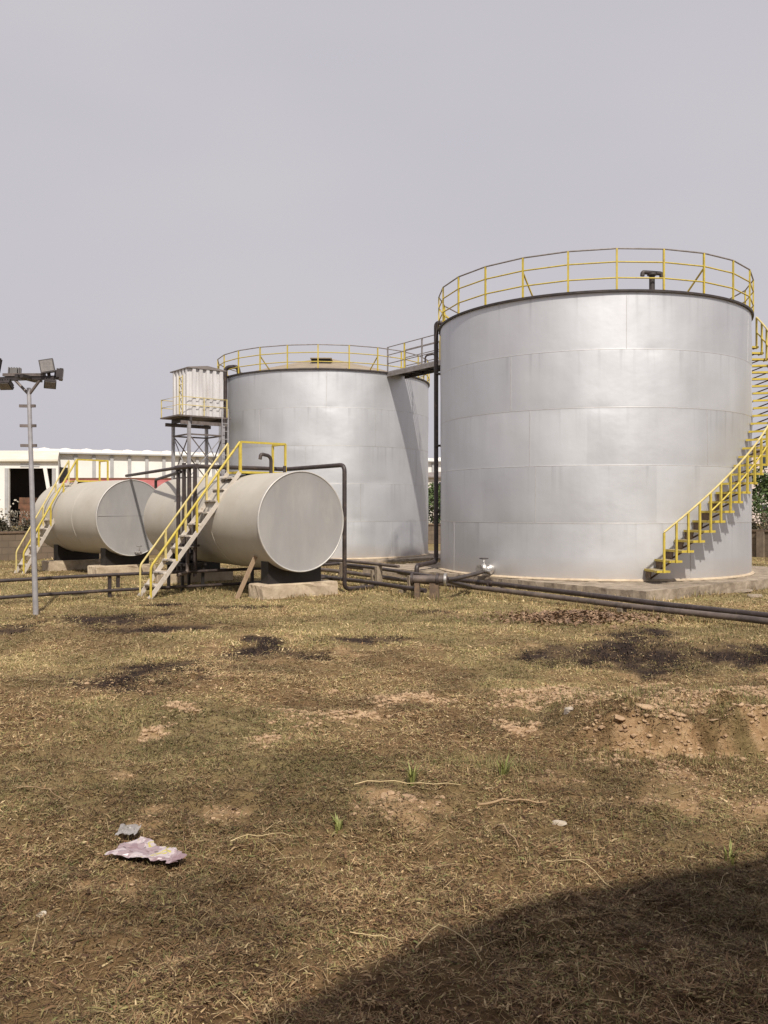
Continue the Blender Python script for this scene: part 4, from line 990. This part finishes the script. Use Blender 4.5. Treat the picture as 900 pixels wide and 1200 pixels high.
MB().bar((xo1 - .2, yf - .3, 2.6), (xo1 - .75, yf - .3, zh), .35, .12, (0, 1, 0)).build('leaning_beam', M['white'], t)
for k, (x, z, lab) in enumerate(((xo0 + 1.3, 1.4, 'brown crate stack inside the dark doorway, nearer its left post'), (xo0 + 2.9, 1.15, 'brown crate stack inside the dark doorway, nearer its middle'))):
    m = MB()
    for j in range(5): m.box((x + .08 * ((j * 7) % 3 - 1), yf + 1.4, .3 + j * z * .42), (1.35, 1.2, z * .40))
    o = m.build('crate_stack', M['brownstuff']); tag(o, lab, 'crates', 'crates inside the open shed')
# red-roofed low shed
t = thing('red_roof_shed', (-17.3, 56, 0), 'low shed with a faded red sheet roof between the two lying tanks', 'shed')
MB().box((-17.2, 58, 1.4), (8.0, 4, 2.8)).build('wall', M['brownstuff'], t)
MB().prism([(-21.6, 55.3, 2.85), (-21.6, 55.3, 2.95), (-21.6, 58, 3.85), (-21.6, 60.6, 2.95), (-21.6, 60.6, 2.85)], (8.7, 0, 0)).build('roof', M['red'], t)
MB().bar((-21.7, 58, 3.88), (-12.8, 58, 3.88), .3, .1).build('ridge_cap', M['brownstuff'], t)
# far buildings
def house(name, c, w, dep, h, wallm, rows, cols, label, wz=None):
    t = thing(name, (c[0], c[1], 0), label, 'building')
    MB().box((c[0], c[1] + dep / 2, h / 2), (w, dep, h)).build('wall', wallm, t)
    MB().prism([(c[0] - w / 2 - .4, c[1] - .5, h), (c[0] - w / 2 - .4, c[1] - .5, h + .15), (c[0] - w / 2 - .4, c[1] + dep / 2, h + 1.0), (c[0] - w / 2 - .4, c[1] + dep + .5, h + .15), (c[0] - w / 2 - .4, c[1] + dep + .5, h)], (w + .8, 0, 0)).build('roof', M['roofgrey'], t)
    for r_ in range(rows):
        for k in range(cols):
            x = c[0] - w / 2 + w * (k + .5) / cols; z = h * (r_ + .55) / rows
            f = MB().box((x, c[1] - .03, z), (1.0, .12, 1.7)).build('window', M['whitewall'], t)
            MB().box((x, c[1] - .075, z), (.78, .08, 1.45)).build('pane', M['glass'], f)
house('apartment_block', (49.5, 100, 0), 16, 9, 8.6, M['pinkwall'], 3, 8, 'pale pink block with small dark windows past the right edge of the stair')
house('far_house', (6.0, 105, 0), 9, 8, 5.6, M['whitewall'], 2, 4, 'off white house with a grey roof in the slot between the upright tanks')

# ------------------------------------------------------------------ stones, clods, litter, sticks
def rock(name, x, y, r, label, mt, cat, seed, sq=.6, group=None):
    rnd = random.Random(seed); import bmesh
    bm = bmesh.new(); bmesh.ops.create_icosphere(bm, subdivisions=3, radius=1)
    ka = [(Vector((rnd.gauss(0, 1), rnd.gauss(0, 1), rnd.gauss(0, 1))).normalized(), rnd.uniform(.55, .9)) for _ in range(12)]
    for v_ in bm.verts:
        for n_, d_ in ka:
            e_ = v_.co.dot(n_) - d_
            if e_ > 0: v_.co -= n_ * e_
        v_.co = Vector((v_.co.x * r * 1.2, v_.co.y * r, v_.co.z * r * sq))
    me = bpy.data.meshes.new(name); bm.to_mesh(me); bm.free(); me.materials.append(mt)
    o = bpy.data.objects.new(name, me); COL.objects.link(o); hz = float(height(np.array([x]), np.array([y]))[0])
    o.location = (x, y, hz + r * sq * .08); o.rotation_euler = (rnd.uniform(-.2, .2), rnd.uniform(-.2, .2), rnd.uniform(0, 6)); tag(o, label, cat, group); return o
gp = lambda px, py: ((px - 450) / 1000 * 1900 / (py - 595), 1900 / (py - 595))
rock('stone', *gp(667, 848), .062, 'whitish stone lying alone left of the broken soil bank', M['stone'], 'stone', 1, .75)
rock('stone', *gp(655, 962), .045, 'small pale flat stone near the middle of the yard', M['stone'], 'stone', 2, .4)
rock('stone', *gp(48, 1070), .025, 'tiny pale stone near the lower left corner', M['stone'], 'stone', 5, .5)
for k, (px, py, r, lab) in enumerate(((726, 880, .05, 'flat soil clod at the left end of the broken bank'), (756, 866, .10, 'large flat soil clod on the broken bank below the bare orange strip'), (792, 872, .07, 'small soil clod on the broken bank, right of the large flat one'),
        (868, 850, .10, 'pale clod at the right end of the broken bank'), (478, 940, .055, 'soil clod on the pale bare patch in the middle of the grass'), (645, 905, .035, 'small clod in front of the whitish stone'))):
    rock('soil_clod', *gp(px, py), r, lab, M['clod'], 'clod', 20 + k, .34, 'clods on the bare soil')
for k, (px, py, r, lab) in enumerate(((868, 694, .22, 'flat concrete chunk on the grass by the plinth side'), (887, 700, .17, 'small concrete chunk at the right edge, beside the plinth'), (852, 688, .12, 'smallest concrete chunk, closest to the plinth side'))):
    rock('concrete_chunk', *gp(px, py), r, lab, M['conc'], 'rubble', 40 + k, .4, 'concrete chunks beside the plinth')

rc = random.Random(12)
for k in range(16):
    rock('soil_clod', .11 + rc.gauss(0, .13), 5.36 + rc.gauss(0, .17), rc.uniform(.010, .034), 'pale soil lump in the small heap on the bare patch in mid yard', M['clod'], 'clod', 60 + k, rc.uniform(.4, .7), 'lumps of the small soil heap')
for k in range(14):
    x_ = rc.uniform(1.8, 4.3); rock('soil_clod', x_, float(scarp_edge(np.array([x_]))[0]) + rc.gauss(.05, .14), rc.uniform(.03, .075), 'broken soil lump strewn along the edge of the bank at the right', M['clod'], 'clod', 90 + k, rc.uniform(.3, .6), 'lumps along the broken bank')
def stick(px0, py0, px1, py1, r, label, mt, cat='stick', arc=.02, seed=0):
    a = gp(px0, py0); b_ = gp(px1, py1); rnd = random.Random(seed); pts = []
    for k in range(9):
        f = k / 8; x = a[0] + (b_[0] - a[0]) * f; y = a[1] + (b_[1] - a[1]) * f + arc * math.sin(f * math.pi) * 2 + rnd.uniform(-.008, .008)
        pts.append(Vector((x, y, float(height(np.array([x]), np.array([y]))[0]) + .028 + arc * math.sin(f * math.pi))))
    o = MB().tube(pts, [r * (1 - .45 * k / 8) for k in range(9)], 6).build('stick' if cat == 'stick' else 'straw', mt); tag(o, label, cat, None)
stick(578, 975, 608, 1003, .007, 'short brown stick lying right of the pale bare patch', M['stick'], seed=1)
stick(560, 950, 640, 942, .009, 'dark brown stick lying above the pale bare patch', M['stick'], seed=2)
stick(415, 930, 540, 929, .004, 'long pale straw lying level above the pale bare patch', M['straw'], 'straw', .01, 3)
stick(487, 1118, 565, 1140, .0035, 'bent pale straw beside the big shadow edge', M['straw'], 'straw', .05, 4)
stick(20, 935, 75, 948, .004, 'brown straw near the left edge of the yard', M['stick'], 'straw', .02, 5)
stick(410, 1100, 470, 1112, .003, 'thin pale straw left of the big shadow', M['straw'], 'straw', .01, 6)
stick(640, 1010, 720, 1040, .003, 'pale straw lying just above the big shadow', M['straw'], 'straw', .02, 8)
stick(270, 1000, 350, 985, .003, 'pale straw lying right of the crumpled wrapper', M['straw'], 'straw', .02, 9)

def litter_mat(name, cols, rough, trans, scale):
    m = bpy.data.materials.new(name); m.use_nodes = True; n = m.node_tree.nodes; l = m.node_tree.links.new
    b = n["Principled BSDF"]; b.inputs["Roughness"].default_value = rough
    tc = n.new("ShaderNodeTexCoord"); nz = n.new("ShaderNodeTexNoise"); nz.inputs["Scale"].default_value = scale; nz.inputs["Detail"].default_value = 2; l(tc.outputs["Object"], nz.inputs[0])
    rp = n.new("ShaderNodeValToRGB"); rp.color_ramp.interpolation = 'CONSTANT' if len(cols) > 3 else 'LINEAR'; e = rp.color_ramp.elements
    while len(e) < len(cols): e.new(.5)
    for k, (p, c) in enumerate(cols): e[k].position = p; e[k].color = (*c, 1)
    l(nz.outputs[0], rp.inputs[0]); l(rp.outputs[0], b.inputs["Base Color"])
    b.inputs["Alpha"].default_value = 1 - trans
    return m
M['wrap'] = litter_mat('printed_plastic_film', [(0, (.24, .165, .18)), (.44, (.29, .22, .235)), (.53, (.42, .36, .37)), (.60, (.42, .37, .12)), (.63, (.42, .36, .37)), (.68, (.36, .17, .2))], .35, 0, 7)
M['film'] = litter_mat('clear_grey_film', [(.3, (.26, .24, .23)), (.7, (.40, .38, .37))], .25, .3, 14)
def crumple(name, cx_, cy_, lx, ly, rz, amp, mt, label, seed, cat, sub=26, taper=.72):
    n = sub; m = MB(); vs_ = []; ca, sa = math.cos(rz), math.sin(rz)
    U_ = np.linspace(-.5, .5, n); px_, py_ = np.meshgrid(U_, U_)
    q1 = np.abs(fbm(px_ * 5 + seed, py_ * 3, seed, 2) - .5); q2 = np.abs(fbm(px_ * 3 + py_ * 5 + 7, py_ * 4 - px_ * 4, seed + 2, 2) - .5)
    f = .55 - 3.2 * np.minimum(q1, q2) ; rd = q2
    eg = fbm(px_ * 7, py_ * 7 + seed, seed + 8, 3) - .5
    for j in range(n):
        for i in range(n):
            w = 1 - taper * (px_[j, i] + .5)
            x = px_[j, i] * lx + eg[j, i] * .16 * lx; y = py_[j, i] * ly * w + eg[j, i] * .34 * ly
            X = cx_ + x * ca - y * sa; Y = cy_ + x * sa + y * ca
            vs_.append((X, Y, float(f[j, i]) * amp))
    xy = np.array(vs_); base_ = height(xy[:, 0], xy[:, 1]); hb = float(base_.max()) * .5 + base_ * .5
    vs_ = [(v_[0], v_[1], float(b_) + .035 + v_[2]) for v_, b_ in zip(vs_, hb)]
    m.add(vs_, [(j * n + i, j * n + i + 1, (j + 1) * n + i + 1, (j + 1) * n + i) for j in range(n - 1) for i in range(n - 1)], False)
    c_ = (cx_, cy_, float(base_.mean()))
    o = m.build(name, mt); tag(o, label, cat)
    md = o.modifiers.new('film', 'SOLIDIFY'); md.thickness = .0015
    return o
wx, wy = gp(177, 1010)
crumple('plastic_wrapper', wx, wy, .40, .25, -.45, .022, M['wrap'], 'crumpled pink and yellow plastic wrapper lying on the grass', 3, 'litter')
wx, wy = gp(151, 984)
crumple('plastic_sachet', wx, wy, .115, .15, .06, .022, M['film'], 'clear grey plastic sachet lying just above the pink wrapper', 7, 'litter', 16, 0.05)

# loose crumbs of soil over the bare patches and the broken bank (uncountable)
def crumbs(n, y0, y1, s0, s1):
    y = np.sqrt(rng.uniform(y0 ** 2, y1 ** 2, n)); x = rng.uniform(-1, 1, n) * (y * .53 + 1)
    burn, bare, dull, green = masks(x, y)
    k = rng.uniform(0, 1, n) < np.clip(bare * 1.1 + dull * .12 - .05, 0, 1); x, y = x[k], y[k]
    return x, y, height(x, y), rng.uniform(0, 1, len(x)) ** 3 * (s1 - s0) + s0
ico = [(0, 0, 1), (.894, 0, .447), (.276, .851, .447), (-.724, .526, .447), (-.724, -.526, .447), (.276, -.851, .447), (.724, .526, -.447), (-.276, .851, -.447), (-.894, 0, -.447), (-.276, -.851, -.447), (.724, -.526, -.447), (0, 0, -1)]
icf = [(0, 1, 2), (0, 2, 3), (0, 3, 4), (0, 4, 5), (0, 5, 1), (1, 6, 2), (2, 7, 3), (3, 8, 4), (4, 9, 5), (5, 10, 1), (6, 7, 2), (7, 8, 3), (8, 9, 4), (9, 10, 5), (10, 6, 1), (11, 7, 6), (11, 8, 7), (11, 9, 8), (11, 10, 9), (11, 6, 10)]
m = MB()
for args in ((30000, 2.5, 6.5, .003, .016), (90000, 6.3, 9.5, .004, .030)):
    cx_, cy_, cz_, cs_ = crumbs(*args); jit = rng.uniform(.55, 1.25, (len(cx_), 12, 1)) * np.array(ico) * cs_[:, None, None] * np.array([1.15, 1.0, .62])
    for i in range(len(cx_)): m.add(jit[i] + np.array([cx_[i], cy_[i], cz_[i] + cs_[i] * .2]), icf)
o = m.build('soil_crumbs', M['clod']); tag(o, 'loose crumbs of dry soil over the bare patches', 'soil', kind='stuff')

# heap of dry leaves beside the long pipes
lx_, ly_ = 3.35, 14.6
m = MB(); rnd = random.Random(77)
for k in range(2200):
    x = lx_ + rnd.gauss(0, .75); y = ly_ + rnd.gauss(0, .42); h = .12 * math.exp(-((x - lx_) / .6) ** 2 - ((y - ly_) / .4) ** 2) * rnd.uniform(.1, 1)
    p = Vector((x, y, float(h) + .03)); a = Vector((rnd.gauss(0, 1), rnd.gauss(0, 1), rnd.gauss(0, .5))).normalized(); b_ = a.cross(Vector((rnd.gauss(0, .4), rnd.gauss(0, .4), 1))).normalized(); s_ = rnd.uniform(.025, .055)
    m.add([p - a * s_, p + b_ * s_ * .5 + ZZ * .008, p + a * s_, p - b_ * s_ * .5 + ZZ * .008], [(0, 1, 2, 3)])
M['deadleaf'] = leaf_mat('dead_leaves', (.10, .055, .03), (.30, .19, .11))
o = m.build('leaf_litter', M['deadleaf']); tag(o, 'brown dead leaves heaped in front of the long pipes', 'leaves', kind='stuff')

# a few green weed tufts that survived the mowing
M['tuft'] = leaf_mat('fresh_grass', (.10, .12, .03), (.24, .25, .075))
def tuft(px, py, h, n, label, seed):
    rnd = random.Random(seed); x, y = gp(px, py); z = float(height(np.array([x]), np.array([y]))[0]); m = MB()
    for k in range(n):
        a = rnd.uniform(0, 6.28); le = rnd.uniform(.15, .6); hh = h * rnd.uniform(.5, 1); w = rnd.uniform(.004, .008)
        d_ = Vector((math.cos(a), math.sin(a), 0)); s_ = Vector((-d_.y, d_.x, 0)); b0_ = Vector((x, y, z - .01)) + d_ * rnd.uniform(0, .03)
        p1 = b0_ + d_ * le * hh * .35 + ZZ * hh * .6; p2 = b0_ + d_ * le * hh * 1.1 + ZZ * hh * .95
        m.add([b0_ - s_ * w, b0_ + s_ * w, p1 + s_ * w * .8, p1 - s_ * w * .8, p2], [(0, 1, 2, 3), (3, 2, 4)])
    o = m.build('grass_tuft', M['tuft']); tag(o, label, 'grass tuft', 'green tufts in the dry yard')
tuft(483, 925, .17, 22, 'green grass tuft standing just above the pale bare patch', 1)
tuft(855, 1000, .13, 16, 'green grass tuft at the right, beside the big shadow', 2)
tuft(590, 912, .16, 20, 'green grass tuft between the pale bare patch and the soil bank', 3)
tuft(397, 975, .12, 18, 'green grass tuft left of the pale bare patch', 4)
